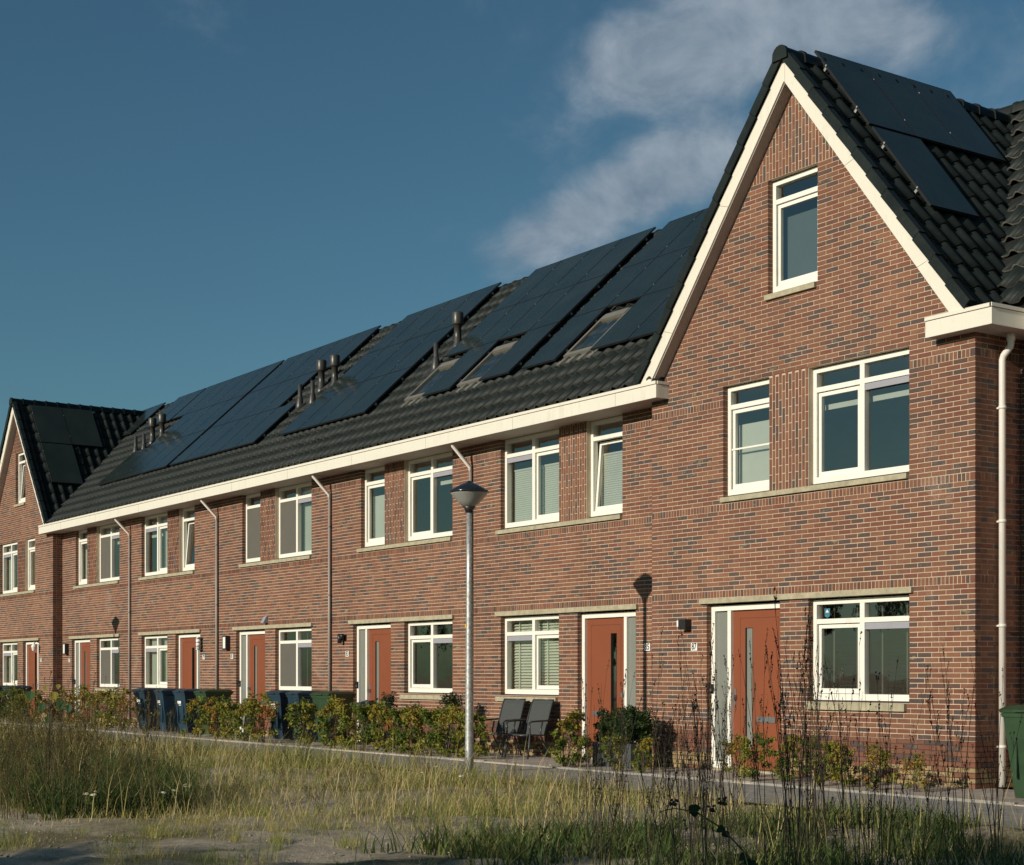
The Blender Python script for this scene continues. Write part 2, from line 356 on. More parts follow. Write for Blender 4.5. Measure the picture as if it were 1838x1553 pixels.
# ------------------------------------------------------------------ brick walls
def lay(u0f, u1f, z0, z1, bands, openings, panels, seed):
    """bricks and backing strips of a wall in (u, z). u0f/u1f: functions of z giving the wall ends."""
    r = random.Random(seed); bricks = []; back = []
    def intervals(za, zb, extra):
        zm = 0.5 * (za + zb); a, b = u0f(za), u1f(za)
        iv = [(a, b)] if b > a + 0.02 else []
        for (o0, o1, p0, p1) in list(openings) + list(extra):
            if p0 - 1e-6 <= zm <= p1 + 1e-6:
                n = []
                for (p, q) in iv:
                    if o1 <= p or o0 >= q: n.append((p, q)); continue
                    if o0 > p: n.append((p, o0))
                    if o1 < q: n.append((o1, q))
                iv = n
        return [(p, q) for p, q in iv if q - p > 0.01]
    def tint(zm):
        x = r.random()
        if zm < 0.20: return 0.97 + 0.03 * r.random() if r.random() < 0.75 else r.random() * 0.6
        if x < 0.66: return r.random() * 0.56
        if x < 0.80: return 0.56 + 0.12 * r.random()
        return 0.72 + 0.18 * r.random()
    cuts = sorted(set([z0] + [c for b in bands for c in b if z0 < c < z1] + [z1])); ci = 0
    for za, zb in zip(cuts[:-1], cuts[1:]):
        isband = any(abs(za - b[0]) < 1e-6 for b in bands)
        if isband:
            for (p, q) in intervals(za, zb, panels):
                back.append((p, q, za, zb)); x = p
                while x < q - 0.02:
                    e = min(x + 0.0625, q)
                    if q - e < 0.03: e = q
                    bricks.append((x + 0.0068, e - (0.0068 if e < q - 1e-6 else 0), za + 0.003, zb - 0.006, tint(za), 'h')); x = e
            continue
        n = max(1, round((zb - za) / 0.0625)); h = (zb - za) / n
        for i in range(n):
            a, b = za + i * h, za + (i + 1) * h; ci += 1
            for (p, q) in intervals(a, b, panels):
                back.append((p, q, a, b))
                off = 0.111 * (ci % 2); k = math.floor((p - off) / 0.222) + 1; ed = [p]
                while off + k * 0.222 < q - 1e-4:
                    if off + k * 0.222 > p + 1e-4: ed.append(off + k * 0.222)
                    k += 1
                ed.append(q)
                if len(ed) > 2 and ed[1] - ed[0] < 0.045: del ed[1]
                if len(ed) > 2 and ed[-1] - ed[-2] < 0.045: del ed[-2]
                for n_, (s, e) in enumerate(zip(ed[:-1], ed[1:])):
                    bricks.append((s + (0.0065 if n_ else 0), e - (0.0065 if n_ < len(ed) - 2 else 0), a + 0.0058, b - 0.0058, tint(a), 's'))
    for (p0, p1, q0, q1) in panels:                      # bricks set upright
        n = max(1, round((p1 - p0) / 0.0625)); w = (p1 - p0) / n
        for i in range(n):
            a, b = p0 + i * w, p0 + (i + 1) * w; um = 0.5 * (a + b)
            # vertical range limited by the sloping edge
            zt = q1
            while zt > q0 and not (u0f(zt - 0.03) <= a and u1f(zt - 0.03) >= b): zt -= 0.02
            if zt - q0 < 0.03: continue
            blocked = [(o[2], o[3]) for o in openings if o[0] < um < o[1]]
            back.append((a, b, q0, zt, 0)); z = q0 - 0.111 * (i % 2)
            while z < zt:
                s, e = max(z, q0), min(z + 0.222, zt)
                if e - s > 0.035: bricks.append((a + 0.0078, b - 0.0078, s + 0.006, e - 0.006, tint(s), 'v'))
                z += 0.222
    return bricks, back
TINTV = [0.04, 0.12, 0.2, 0.28, 0.36, 0.44, 0.52, 0.60, 0.67, 0.74, 0.80, 0.86]
BRICK_MESH = []
for tv in TINTV:
    b_ = MB(); b_.box(-0.1045, 0.1045, 0, 0.1, -0.0255, 0.0255, 0, tv, skip='k'); BRICK_MESH.append(b_.mesh('brick', ['brick']))
def wall(house, org, bricks, back, yf, name='wall', single=0, depth=0.30, side=None, zdark=0.62):
    """side None: wall faces -y at y=yf, u is x. side=+1/-1: wall faces +x/-x at x=yf, u is y."""
    mb = MB()
    for bk_ in back:
        p, q, a, b = bk_[:4]; ins = 0.004 if len(bk_) == 4 else 0.0
        t = 1.0 if b < zdark else 0.0
        if side is None: mb.box(p + ins, q - ins, yf + 0.006, yf + depth, a, b, 0, t)
        elif side > 0: mb.box(yf - depth, yf - 0.006, p, q, a, b, 0, t)
        else: mb.box(yf + 0.006, yf + depth, p, q, a, b, 0, t)
    w = mb.build(name, ['mortar'], house, org)
    chosen = set()
    if single and side is None:
        full = [i for i, k in enumerate(bricks) if k[5] == 's' and abs((k[1] - k[0]) - 0.209) < 1e-3 and k[2] > 0.62]
        full.sort(key=lambda i: (bricks[i][0] - CAM.x) ** 2 + (yf - CAM.y) ** 2 + (bricks[i][2] - CAM.z) ** 2)
        chosen = set(full[:single])
    mb = MB()
    for i, (p, q, a, b, t, kk) in enumerate(bricks):
        j = rng.uniform(-0.0015, 0.0015)
        if i in chosen:
            k = min(range(len(TINTV)), key=lambda n: abs(TINTV[n] - t))
            o = link('brick', BRICK_MESH[k], w); o.location = (0.5 * (p + q) - org[0], yf + j - org[1], 0.5 * (a + b) - org[2]); o.scale = (1, 1, (b - a) / 0.051)
            continue
        if side is None: mb.box(p, q, yf + j, yf + 0.1, a, b, 0, t, skip='k')
        elif side > 0: mb.box(yf - 0.1, yf + j, p, q, a, b, 0, t, skip='l')
        else: mb.box(yf + j, yf + 0.1, p, q, a, b, 0, t, skip='r')
    kind(mb.build('brickwork', ['brick'], w, org), 'stuff')
    return w

# ------------------------------------------------------------------ windows, doors, signs
def pane(win, x0, x1, y, z0, z1, org, mat='window_glass'):
    mb = MB(); mb.face([(x0, y, z0), (x1, y, z0), (x1, y, z1), (x0, y, z1)]); mb.build('pane', [mat], win, org)
def sash_frame(win, x0, x1, y, z0, z1, org, w=0.048, tilt=0.0):
    mb = MB()
    mb.box(x0, x0 + w, y, y + 0.05, z0, z1); mb.box(x1 - w, x1, y, y + 0.05, z0, z1)
    mb.box(x0 + w, x1 - w, y, y + 0.05, z0, z0 + w * 1.35); mb.box(x0 + w, x1 - w, y, y + 0.05, z1 - w, z1)
    s = mb.build('sash', ['frame_paint'], win, org)
    mb = MB(); mb.face([(x0 + w, y + 0.02, z0 + w * 1.35), (x1 - w, y + 0.02, z0 + w * 1.35), (x1 - w, y + 0.02, z1 - w), (x0 + w, y + 0.02, z1 - w)]); g = mb.build('pane', ['window_glass'], win, org)
    if tilt:
        piv = Vector((0, y + 0.02 - org[1], z0 - org[2])); R = Matrix.Translation(piv) @ Matrix.Rotation(-tilt, 4, 'X') @ Matrix.Translation(-piv)
        s.data.transform(R); g.data.transform(R)
def slats(win, x0, x1, y, z0, z1, org, mat='blind_white', pitch=0.05, ang=0.9, tape=True):
    mb = MB(); z = z0 + 0.03; d = 0.024
    while z < z1 - 0.03:
        c, s = math.cos(ang) * d, math.sin(ang) * d
        mb.face([(x0, y - c, z - s), (x1, y - c, z - s), (x1, y + c, z + s), (x0, y + c, z + s)])
        z += pitch
    mb.box(x0, x1, y - 0.025, y + 0.025, z0, z0 + 0.025); mb.box(x0, x1, y - 0.025, y + 0.025, z1 - 0.03, z1)
    if tape:
        for u in (0.25, 0.75):
            xx = x0 + (x1 - x0) * u; mb.box(xx - 0.012, xx + 0.012, y - 0.027, y - 0.024, z0, z1)
    mb.build('blind', [mat], win, org)
def window(house, org, x0, x1, z0, z1, yf, wide=True, sash='L', cover=None, tilt=0.0, grille=True, bar=False):
    y = yf + 0.092; F = 0.062; mb = MB()
    ze = z1 - 0.285                                 # transom centre
    mb.box(x0, x0 + F, y, y + 0.09, z0, z1); mb.box(x1 - F, x1, y, y + 0.09, z0, z1)
    mb.box(x0 + F, x1 - F, y, y + 0.09, z1 - F, z1); mb.box(x0 + F, x1 - F, y - 0.012, y + 0.09, z0, z0 + 0.082)
    xm = 0.5 * (x0 + x1)
    if wide:
        mb.box(xm - 0.04, xm + 0.04, y + 0.003, y + 0.087, z0 + 0.082, z1 - F)
        mb.box(x0 + F, xm - 0.04, y + 0.003, y + 0.087, ze - 0.032, ze + 0.032); mb.box(xm + 0.04, x1 - F, y + 0.003, y + 0.087, ze - 0.032, ze + 0.032)
        bays = [(x0 + F, xm - 0.04, 'L'), (xm + 0.04, x1 - F, 'R')]
    else:
        mb.box(x0 + F, x1 - F, y + 0.003, y + 0.087, ze - 0.032, ze + 0.032)
        bays = [(x0 + F, x1 - F, 'L')]
    win = mb.build('window', ['frame_paint'], house, org)
    for (a, b, s) in bays:
        pane(win, a, b, y + 0.055, ze + 0.032, z1 - F, org)
        lo, hi = z0 + 0.082, ze - 0.032
        is_sash = (s == sash) if wide else (sash != 'N')
        if is_sash: sash_frame(win, a + 0.012, b - 0.012, y + 0.03, lo + 0.006, hi - 0.012, org, tilt=tilt)
        else: pane(win, a, b, y + 0.055, lo, hi - 0.075 if grille else hi, org)
        if grille and not is_sash:
            g = MB(); g.box(a, b, y + 0.02, y + 0.075, hi - 0.075, hi); g.box(a, b, y + 0.005, y + 0.02, hi - 0.09, hi - 0.068); g.build('vent_grille', ['grille_grey'], win, org)
        if bar:
            g = MB(); g.box(a, b, y + 0.02, y + 0.03, 0.5 * (lo + hi) - 0.012, 0.5 * (lo + hi) + 0.012); g.build('glazing_bar', ['frame_paint'], win, org)
        if cover:
            cv = cover.get(s)
            if cv: CO(cv, win, a, b, y, lo, hi, z1 - F, org)
    # lead flashing line under the frame
    mb = MB(); mb.box(x0, x1, y - 0.02, y + 0.03, z0 - 0.022, z0 - 0.002); mb.build('sill_flashing', ['lead'], win, org)
    return win
def CO(cv, win, a, b, y, lo, hi, top, org):
    yy = y + 0.17
    if cv == 'slats': slats(win, a - 0.03, b + 0.03, yy, lo - 0.02, top + 0.02, org)
    elif cv == 'darkslats': slats(win, a - 0.03, b + 0.03, yy, lo - 0.02, top + 0.02, org, 'screen_grey', 0.05, 0.05)
    elif cv == 'pleat':
        mb = MB(); z1 = lo + (hi - lo) * 0.80; n = 26; d = (z1 - lo + 0.03) / n
        for i in range(n):
            za = lo - 0.03 + i * d; mb.face([(a - 0.03, yy, za), (b + 0.03, yy, za), (b + 0.03, yy + 0.012, za + d / 2), (a - 0.03, yy + 0.012, za + d / 2)]); mb.face([(a - 0.03, yy + 0.012, za + d / 2), (b + 0.03, yy + 0.012, za + d / 2), (b + 0.03, yy, za + d), (a - 0.03, yy, za + d)])
        mb.box(a - 0.03, b + 0.03, yy - 0.006, yy + 0.02, z1, z1 + 0.03); mb.build('blind', ['blind_pale'], win, org)
    elif cv == 'roll':
        mb = MB(); z1 = lo + (hi - lo) * 0.82; mb.box(a - 0.02, b + 0.02, yy, yy + 0.006, lo - 0.02, z1); mb.build('blind', ['blind_pale'], win, org)
    elif cv == 'screen_in':
        mb = MB(); z1 = lo + (hi - lo) * 0.86; mb.box(a + 0.03, b + 0.02, yy, yy + 0.006, lo - 0.02, z1); mb.build('blind', ['blind_blue'], win, org)
    elif cv == 'toproll':
        mb = MB(); mb.box(a - 0.02, b + 0.02, yy, yy + 0.03, hi - 0.22, hi - 0.15); mb.build('blind', ['blind_pale'], win, org)
    elif cv == 'screen':
        mb = MB(); mb.box(a, b, y + 0.012, y + 0.016, lo, hi); mb.build('insect_screen', ['screen_grey'], win, org)
    elif cv == 'curtain':
        mb = MB(); n = 14; w = (b - a) * 0.55 / n
        for i in range(n):
            x = a - 0.04 + i * w; y0 = yy + 0.03 * (i % 2); y1 = yy + 0.03 * ((i + 1) % 2)
            mb.face([(x, y0, lo - 0.05), (x + w, y1, lo - 0.05), (x + w, y1, top), (x, y0, top)])
        mb.build('curtain', ['blind_pale'], win, org)
def door(house, org, x0, x1, yf, side='L', z1=2.345):
    """side: where the narrow sidelight stands."""
    y = yf + 0.092; z0 = 0.035; F = 0.075; mb = MB(); sgn = 1 if side == 'L' else -1
    U = (lambda u: x0 + u) if side == 'L' else (lambda u: x1 - u)
    def bx(mb_, u0, u1, *a, **k): p, q = sorted((U(u0), U(u1))); mb_.box(p, q, *a, **k)
    W = x1 - x0
    bx(mb, 0, F, y, y + 0.09, z0, z1); bx(mb, W - F, W, y, y + 0.09, z0, z1); bx(mb, 0.34, 0.41, y, y + 0.09, z0, z1 - F)
    bx(mb, F, 0.34, y, y + 0.09, z1 - F, z1); bx(mb, 0.34, W - F, y, y + 0.09, z1 - F + 0.002, z1); bx(mb, F, 0.34, y, y + 0.09, z0, z0 + 0.09)
    fr = mb.build('door_frame', ['frame_paint'], house, org)
    mb = MB(); bx(mb, F, 0.34, y + 0.05, y + 0.06, z0 + 0.09, z1 - F); mb.build('sidelight_pane', ['frosted'], fr, org)
    mb = MB(); bx(mb, -0.03, W + 0.0, y - 0.06, y + 0.1, 0.004, z0 - 0.001); mb.build('threshold', ['stone'], house, org)
    # leaf
    yl = y + 0.052; a, b = 0.41, W - F; za, zb = z0 + 0.01, z1 - F; mb = MB()
    gx0, gx1, gz0, gz1 = 0.66, 0.80, 0.36, 2.02
    for (p, q, r_, s_) in ((a, gx0, za, zb), (gx1, b, za, zb), (gx0, gx1, za, gz0), (gx0, gx1, gz1, zb)): bx(mb, p, q, yl, yl + 0.05, r_, s_)
    d = mb.build('door', ['door_paint'], house, org)
    mb = MB()
    for (p, q, r_, s_) in ((0.545, 0.553, 0.15, 2.16), (0.553, b - 0.10, 2.152, 2.16), (b - 0.108, b - 0.10, 0.15, 2.152), (0.553, b - 0.108, 0.15, 0.158)): bx(mb, p, q, yl - 0.0015, yl + 0.002, r_, s_)
    mb.build('groove', ['dark_seam'], d, org)
    mb = MB(); bx(mb, gx0, gx1, yl + 0.025, yl + 0.032, gz0, gz1); mb.build('door_pane', ['frosted' if side == 'L' else 'window_glass'], d, org)
    mb = MB(); bx(mb, gx0 - 0.006, gx0 + 0.001, yl - 0.002, yl + 0.03, gz0, gz1); bx(mb, gx1 - 0.001, gx1 + 0.006, yl - 0.002, yl + 0.03, gz0, gz1); mb.build('glazing_bead', ['black_plastic'], d, org)
    mb = MB(); bx(mb, 0.90, 1.26, yl - 0.014, yl, 0.70, 0.78); bx(mb, 0.93, 1.23, yl - 0.018, yl - 0.014, 0.715, 0.765); mb.build('letterbox', ['metal_steel'], d, org)
    uk = 0.455 if side == 'L' else 0.455
    mb = MB(); bx(mb, uk - 0.02, uk + 0.02, yl - 0.01, yl, 0.92, 1.16); bx(mb, uk - 0.028, uk + 0.028, yl - 0.065, yl - 0.01, 1.02, 1.08); mb.build('handle', ['metal_steel'], d, org)
    return d
def number_plate(house, org, x, z, yf, txt, w=0.135, h=0.115):
    mb = MB(); mb.box(x - w / 2, x + w / 2, yf - 0.012, yf - 0.003, z - h / 2, z + h / 2); p = mb.build('number_plate', ['plate_white'], house, org)
    cu = bpy.data.curves.new('digits', 'FONT'); cu.body = txt; cu.size = 0.135; cu.offset = 0.0025; cu.align_x = 'CENTER'; cu.align_y = 'CENTER'; cu.extrude = 0.0
    tmp = bpy.data.objects.new('digits_tmp', cu); col.objects.link(tmp)
    bpy.context.view_layer.update()
    me = bpy.data.meshes.new_from_object(tmp.evaluated_get(bpy.context.evaluated_depsgraph_get())); bpy.data.objects.remove(tmp)
    me.transform(Matrix.Translation((x - org[0], yf - 0.0135 - org[1], z - org[2])) @ Matrix.Rotation(math.pi / 2, 4, 'X') @ Matrix.Diagonal((0.78, 1, 1, 1)))
    me.materials.clear(); me.materials.append(MATS['ink']); link('digits', me, p)
def wall_lamp(house, org, x, z, yf, style):
    mb = MB()
    if style == 'cube':
        mb.box(x - 0.055, x + 0.10, yf - 0.12, yf, z - 0.075, z + 0.075, 0); mb.box(x - 0.10, x - 0.055, yf - 0.11, yf - 0.01, z - 0.03, z + 0.06, 1)
    elif style == 'spots':
        mb.box(x - 0.03, x + 0.03, yf - 0.04, yf, z - 0.05, z + 0.07, 0); mb.tube([(x - 0.03, yf - 0.09, z - 0.10), (x - 0.03, yf - 0.09, z + 0.09)], 0.045, 12, 0); mb.tube([(x + 0.07, yf - 0.09, z - 0.02), (x + 0.07, yf - 0.09, z + 0.09)], 0.04, 12, 0)
    elif style == 'box':
        mb.box(x - 0.10, x + 0.10, yf - 0.05, yf, z - 0.16, z + 0.16, 0); mb.box(x - 0.07, x + 0.06, yf - 0.11, yf - 0.05, z - 0.13, z + 0.13, 1)
        mb.box(x - 0.10, x - 0.07, yf - 0.11, yf - 0.05, z - 0.16, z + 0.16, 0); mb.box(x + 0.06, x + 0.10, yf - 0.11, yf - 0.05, z - 0.16, z + 0.16, 0); mb.box(x - 0.07, x + 0.06, yf - 0.11, yf - 0.05, z + 0.13, z + 0.16, 0); mb.box(x - 0.07, x + 0.06, yf - 0.11, yf - 0.05, z - 0.16, z - 0.13, 0)
    elif style == 'bars':
        mb.tube([(x, yf - 0.08, z - 0.14), (x, yf - 0.08, z + 0.14)], 0.06, 12, 1); mb.box(x - 0.05, x + 0.05, yf - 0.03, yf, z - 0.16, z + 0.16, 0)
        for k in range(4): mb.tube([(x, yf - 0.08, z - 0.15 + k * 0.09), (x, yf - 0.08, z - 0.13 + k * 0.09)], 0.085, 14, 2)
    else:
        mb.lathe([(0.02, 0.10), (0.09, 0.02), (0.08, 0.0), (0.06, -0.10), (0.03, -0.13)], (x, yf - 0.16, z), 12, 1); mb.tube([(x, yf, z + 0.12), (x, yf - 0.10, z + 0.16), (x, yf - 0.16, z + 0.10)], 0.014, 6, 0)
    mb.build('wall_lamp', ['black_plastic', 'plate_white', 'metal_steel'], house, org)
def doorbell(house, org, x, y, z):
    mb = MB(); mb.box(x - 0.035, x + 0.035, y - 0.028, y - 0.001, z - 0.065, z + 0.065, 0); mb.tube([(x, y - 0.034, z - 0.02), (x, y - 0.028, z - 0.02)], 0.02, 12, 1); mb.build('doorbell', ['black_plastic', 'metal_steel'], house, org)

# ------------------------------------------------------------------ roofs
TW, TL = 0.288, 0.405
def tile_mesh():
    # x across (0..TW), y up the slope (0..TL+.06), z out
    xs = [0.0, 0.025, 0.09, 0.13, 0.152, 0.18, 0.212, 0.244, 0.268, 0.284, TW + 0.02]
    hs = [0.012, 0.0, 0.0, 0.006, 0.022, 0.048, 0.060, 0.051, 0.028, 0.011, 0.008]
    mb = MB(); n = len(xs); L = TL + 0.05
    for x, h in zip(xs, hs): mb.v.append((x, 0, h + 0.038))
    for x, h in zip(xs, hs): mb.v.append((x, L, h + 0.004))
    for x, h in zip(xs, hs): mb.v.append((x, 0.004, h + 0.012))
    for i in range(n - 1):
        mb.idx((i, i + 1, n + i + 1, n + i), 0, 0, True); mb.idx((2 * n + i, 2 * n + i + 1, i + 1, i), 1, 0, False)
    return mb.mesh('roof_tile', ['roof_tile', 'tile_nose'])
TILE = tile_mesh()
_tv = np.array([tuple(v.co) for v in TILE.vertices]); _tf = [tuple(p.vertices) for p in TILE.polygons]
def tiles(roof, org, o, u, v, nu, nv, keep, single=0, rp=TL):
    """o: eave corner, u across, v up-slope (unit vectors). keep(P centre) tells which tiles stay."""
    o, u, v = Vector(o), Vector(u).normalized(), Vector(v).normalized(); nrm = u.cross(v).normalized()
    M0 = Matrix((u, v, nrm)).transposed(); lst = []
    for j in range(nv):
        for i in range(nu):
            p = o + u * (i * TW) + v * (j * rp); c = p + u * (TW / 2) + v * (rp / 2)
            if keep(c): lst.append((p, c))
    lst.sort(key=lambda a: (a[1] - CAM).length)
    A = np.array(M0); V = []; F = []
    for k, (p, c) in enumerate(lst):
        jit = Vector((0, 0, 0)) + nrm * rng.uniform(-0.003, 0.003)
        if k < single:
            ob = link('roof_tile', TILE, roof); ob.matrix_local = Matrix.Translation(p + jit - Vector(org)) @ M0.to_4x4()
        else:
            b = len(V) * len(_tv); V.append(_tv @ A.T + np.array(p + jit - Vector(org))); F.extend(tuple(b + x for x in f) for f in _tf)
    if V:
        me = np_mesh('roof_tiling', np.concatenate(V), F, ['roof_tile', 'tile_nose']); me.polygons.foreach_set('material_index', np.tile(np.array([p.material_index for p in TILE.polygons], np.int32), len(V))); kind(link('roof_tiling', me, roof), 'stuff')
def ridge_tiles(roof, org, p0, p1, r=0.125):
    p0, p1 = Vector(p0), Vector(p1); L = (p1 - p0).length; n = max(1, round(L / 0.36)); d = (p1 - p0) / n; dirv = d.normalized(); side = dirv.cross(Vector((0, 0, 1)))
    mb = MB(); K = 8; Ls = d.length
    prof = []
    for k in range(K + 1):
        a = math.pi * (k / K); prof.append((math.cos(a) * r, math.sin(a) * r * 1.0 - (0.05 if k in (0, K) else 0.0)))
    b0 = 0
    for (t, s) in ((0, 1.10), (0.05, 1.10), (0.06, 1.0), (Ls + 0.02, 0.92)):
        for (a, h) in prof: mb.v.append((a * s, t, h * s - 0.02))
    for q in range(3):
        for k in range(K): mb.idx((q * (K + 1) + k, q * (K + 1) + k + 1, (q + 1) * (K + 1) + k + 1, (q + 1) * (K + 1) + k), 0, 0, True)
    mb.idx(tuple(range(K + 1)), 0, 0)
    me = mb.mesh('ridge_tile', ['roof_tile']); M = Matrix((side, dirv, side.cross(dirv))).transposed().to_4x4()
    for i in range(n):
        o = link('ridge_tile', me, roof); o.matrix_local = Matrix.Translation(p0 + d * i - Vector(org)) @ M
def slab(mb, pts, n, th, mi=0):
    """flat roof slab from a polygon, thickness th downward along -n."""
    n = Vector(n).normalized(); top = [Vector(p) for p in pts]; bot = [p - n * th for p in top]
    mb.face([tuple(p) for p in top], mi); mb.face([tuple(p) for p in reversed(bot)], mi); k = len(pts)
    for i in range(k): j = (i + 1) % k; mb.face([tuple(top[i]), tuple(bot[i]), tuple(bot[j]), tuple(top[j])], mi)
PANEL_CACHE = {}
def solar_panel(house, org, p, u, v, w, h):
    """p lower-left corner on the panel plane, u across, v up-slope."""
    key = (round(w, 3), round(h, 3))
    if key not in PANEL_CACHE:
        mb = MB(); e = 0.012; g = 0.008; T = 0.036
        mb.box(g, w - g, g, h - g, -T, -0.002, 1, skip='t')
        # frame ring and glass
        for (a, b, c, d) in ((g, w - g, g, g + e), (g, w - g, h - g - e, h - g), (g, g + e, g + e, h - g - e), (w - g - e, w - g, g + e, h - g - e)): mb.face([(a, c, -0.002), (b, c, -0.002), (b, d, -0.002), (a, d, -0.002)], 1)
        mb.face([(g + e, g + e, -0.003), (w - g - e, g + e, -0.003), (w - g - e, h - g - e, -0.003), (g + e, h - g - e, -0.003)], 0)
        for yy in (h * 0.22, h * 0.78): mb.box(-0.006, 0.008, yy - 0.012, yy + 0.012, -0.02, 0.003, 2)
        for yy in (h * 0.22, h * 0.78): mb.box(0.02, w - 0.02, yy - 0.02, yy + 0.02, -0.085, -T, 2)     # mounting rails
        PANEL_CACHE[key] = mb.mesh('solar_panel', ['solar_glass', 'panel_edge', 'galvanised'])
    u, v = Vector(u).normalized(), Vector(v).normalized(); M = Matrix((u, v, u.cross(v))).transposed().to_4x4()
    o = link('solar_panel', PANEL_CACHE[key], house); o.matrix_local = Matrix.Translation(Vector(p) - Vector(org)) @ M; return o
_cm = 1.0 / math.sqrt(1 + S_MAIN ** 2); VM = Vector((0, _cm, S_MAIN * _cm)); NM = Vector((0, -S_MAIN * _cm, _cm)); UX = Vector((1, 0, 0))
def on_main(x, s, off): return Vector((x, -0.15, z_main(-0.15))) + VM * s + NM * off
def main_panel(house, org, x0, x1, s0, s1): solar_panel(house, org, on_main(x0, s0, 0.155), UX, VM, x1 - x0, s1 - s0)
def skylight(house, org, x0, x1, s0, s1):
    M = Matrix((UX, VM, NM)).transposed().to_4x4(); p = on_main(x0, s0, 0.0); w, h = x1 - x0, s1 - s0; mb = MB()
    def T(me): me.transform(Matrix.Translation(p - Vector(org)) @ M); return me
    mb.box(0, 0.07, 0, h, 0, 0.11); mb.box(w - 0.07, w, 0, h, 0, 0.11); mb.box(0.07, w - 0.07, 0, 0.09, 0, 0.11); mb.box(0.07, w - 0.07, h - 0.16, h, 0, 0.125)
    mb.box(-0.10, 0, -0.05, h + 0.1, 0, 0.045); mb.box(w, w + 0.10, -0.05, h + 0.1, 0, 0.045); mb.box(-0.10, w + 0.10, -0.16, -0.05, 0.0, 0.06); mb.box(0, w, -0.05, 0, 0, 0.05)
    k = link('skylight', T(mb.mesh('skylight', ['skylight_frame'])), house)
    mb = MB(); mb.face([(0.07, 0.09, 0.08), (w - 0.07, 0.09, 0.08), (w - 0.07, h - 0.16, 0.08), (0.07, h - 0.16, 0.08)]); link('pane', T(mb.mesh('pane', ['window_glass'])), k)
    mb = MB(); mb.box(0.07, w - 0.07, 0.09, h - 0.16, 0.01, 0.02); link('blind', T(mb.mesh('blind', ['screen_grey'])), k)
def vent_pipe(house, org, x, s, big=True):
    p = on_main(x, s, 0.0); z = p.z; mb = MB(); c = (p.x, p.y, z)
    K_ = 1.22
    def sc(pr): return [(a * (1.12), b * K_) for a, b in pr]
    if big: mb.lathe(sc([(0.13, -0.10), (0.10, 0.06), (0.075, 0.10), (0.075, 0.16), (0.068, 0.17), (0.068, 0.40), (0.10, 0.405), (0.105, 0.42), (0.105, 0.60), (0.095, 0.615)]), c, 18)
    else: mb.lathe(sc([(0.12, -0.12), (0.085, 0.08), (0.06, 0.20), (0.05, 0.22), (0.045, 0.23), (0.045, 0.46), (0.038, 0.465)]), c, 14)
    v = mb.build('vent_pipe', ['pipe_black'], house, org)
    mb = MB(); f = on_main(x, s, 0.03); q = [f + UX * a + VM * b + NM * 0.035 for a, b in ((-0.2, -0.3), (0.2, -0.3), (0.2, 0.15), (-0.2, 0.15))]
    slab(mb, q, NM, 0.02); mb.build('flashing', ['lead'], v, org)

def fascia(house, org, x0, x1, yfront, yback, ends=''):
    mb = MB(); T = 0.022
    mb.box(x0, x1, yfront, yfront + T, SOF, FTOP - 0.052, 0); mb.box(x0, x1, yfront - 0.014, yfront + T, FTOP - 0.044, FTOP, 0)
    mb.box(x0, x1, yfront + 0.004, yfront + T, FTOP - 0.052, FTOP - 0.044, 1)
    if 'r' in ends: mb.box(x1 - T, x1 + 0.0005, yfront + T, yback, SOF, FTOP - 0.052, 0); mb.box(x1 - T, x1 + 0.012, yfront + T, yback, FTOP - 0.044, FTOP, 0); mb.box(x1 - T, x1 - 0.004, yfront + T, yback, FTOP - 0.052, FTOP - 0.044, 1)
    if 'l' in ends: mb.box(x0 - 0.0005, x0 + T, yfront + T, yback, SOF, FTOP - 0.052, 0); mb.box(x0 - 0.012, x0 + T, yfront + T, yback, FTOP - 0.044, FTOP, 0)
    x = x0 + 1.9
    while x < x1 - 0.4: mb.box(x - 0.0022, x + 0.0022, yfront - 0.0006, yfront + 0.004, SOF, FTOP - 0.052, 1); x += 2.75
    f = mb.build('fascia', ['cream_paint', 'dark_seam'], house, org)
    mb = MB(); mb.box(x0 + T, x1 - T, yfront + T, yback, SOF + 0.002, SOF + 0.02); mb.box(x0 + T, x1 - T, yfront + T, yback, FTOP - 0.10, FTOP - 0.08); mb.build('soffit', ['soffit'], house, org)
def interior(house, org, x0, x1, y0, y1):
    mb = MB(); e = 0.02
    mb.box(x0 + e, x1 - e, y1, y1 + 0.05, 0, 5.4); mb.box(x0 + e, x0 + 2 * e, y0, y1, 0, 5.4); mb.box(x1 - 2 * e, x1 - e, y0, y1, 0, 5.4)
    for z in (-0.01, 2.62, 5.40): mb.box(x0 + e, x1 - e, y0 + 0.01, y1, z, z + 0.06)
    xm = 0.5 * (x0 + x1); mb.box(xm - 0.03, xm + 0.03, y0 + 1.2, y1, 0.05, 2.62)
    mb.build('interior', ['plaster'], house, org)

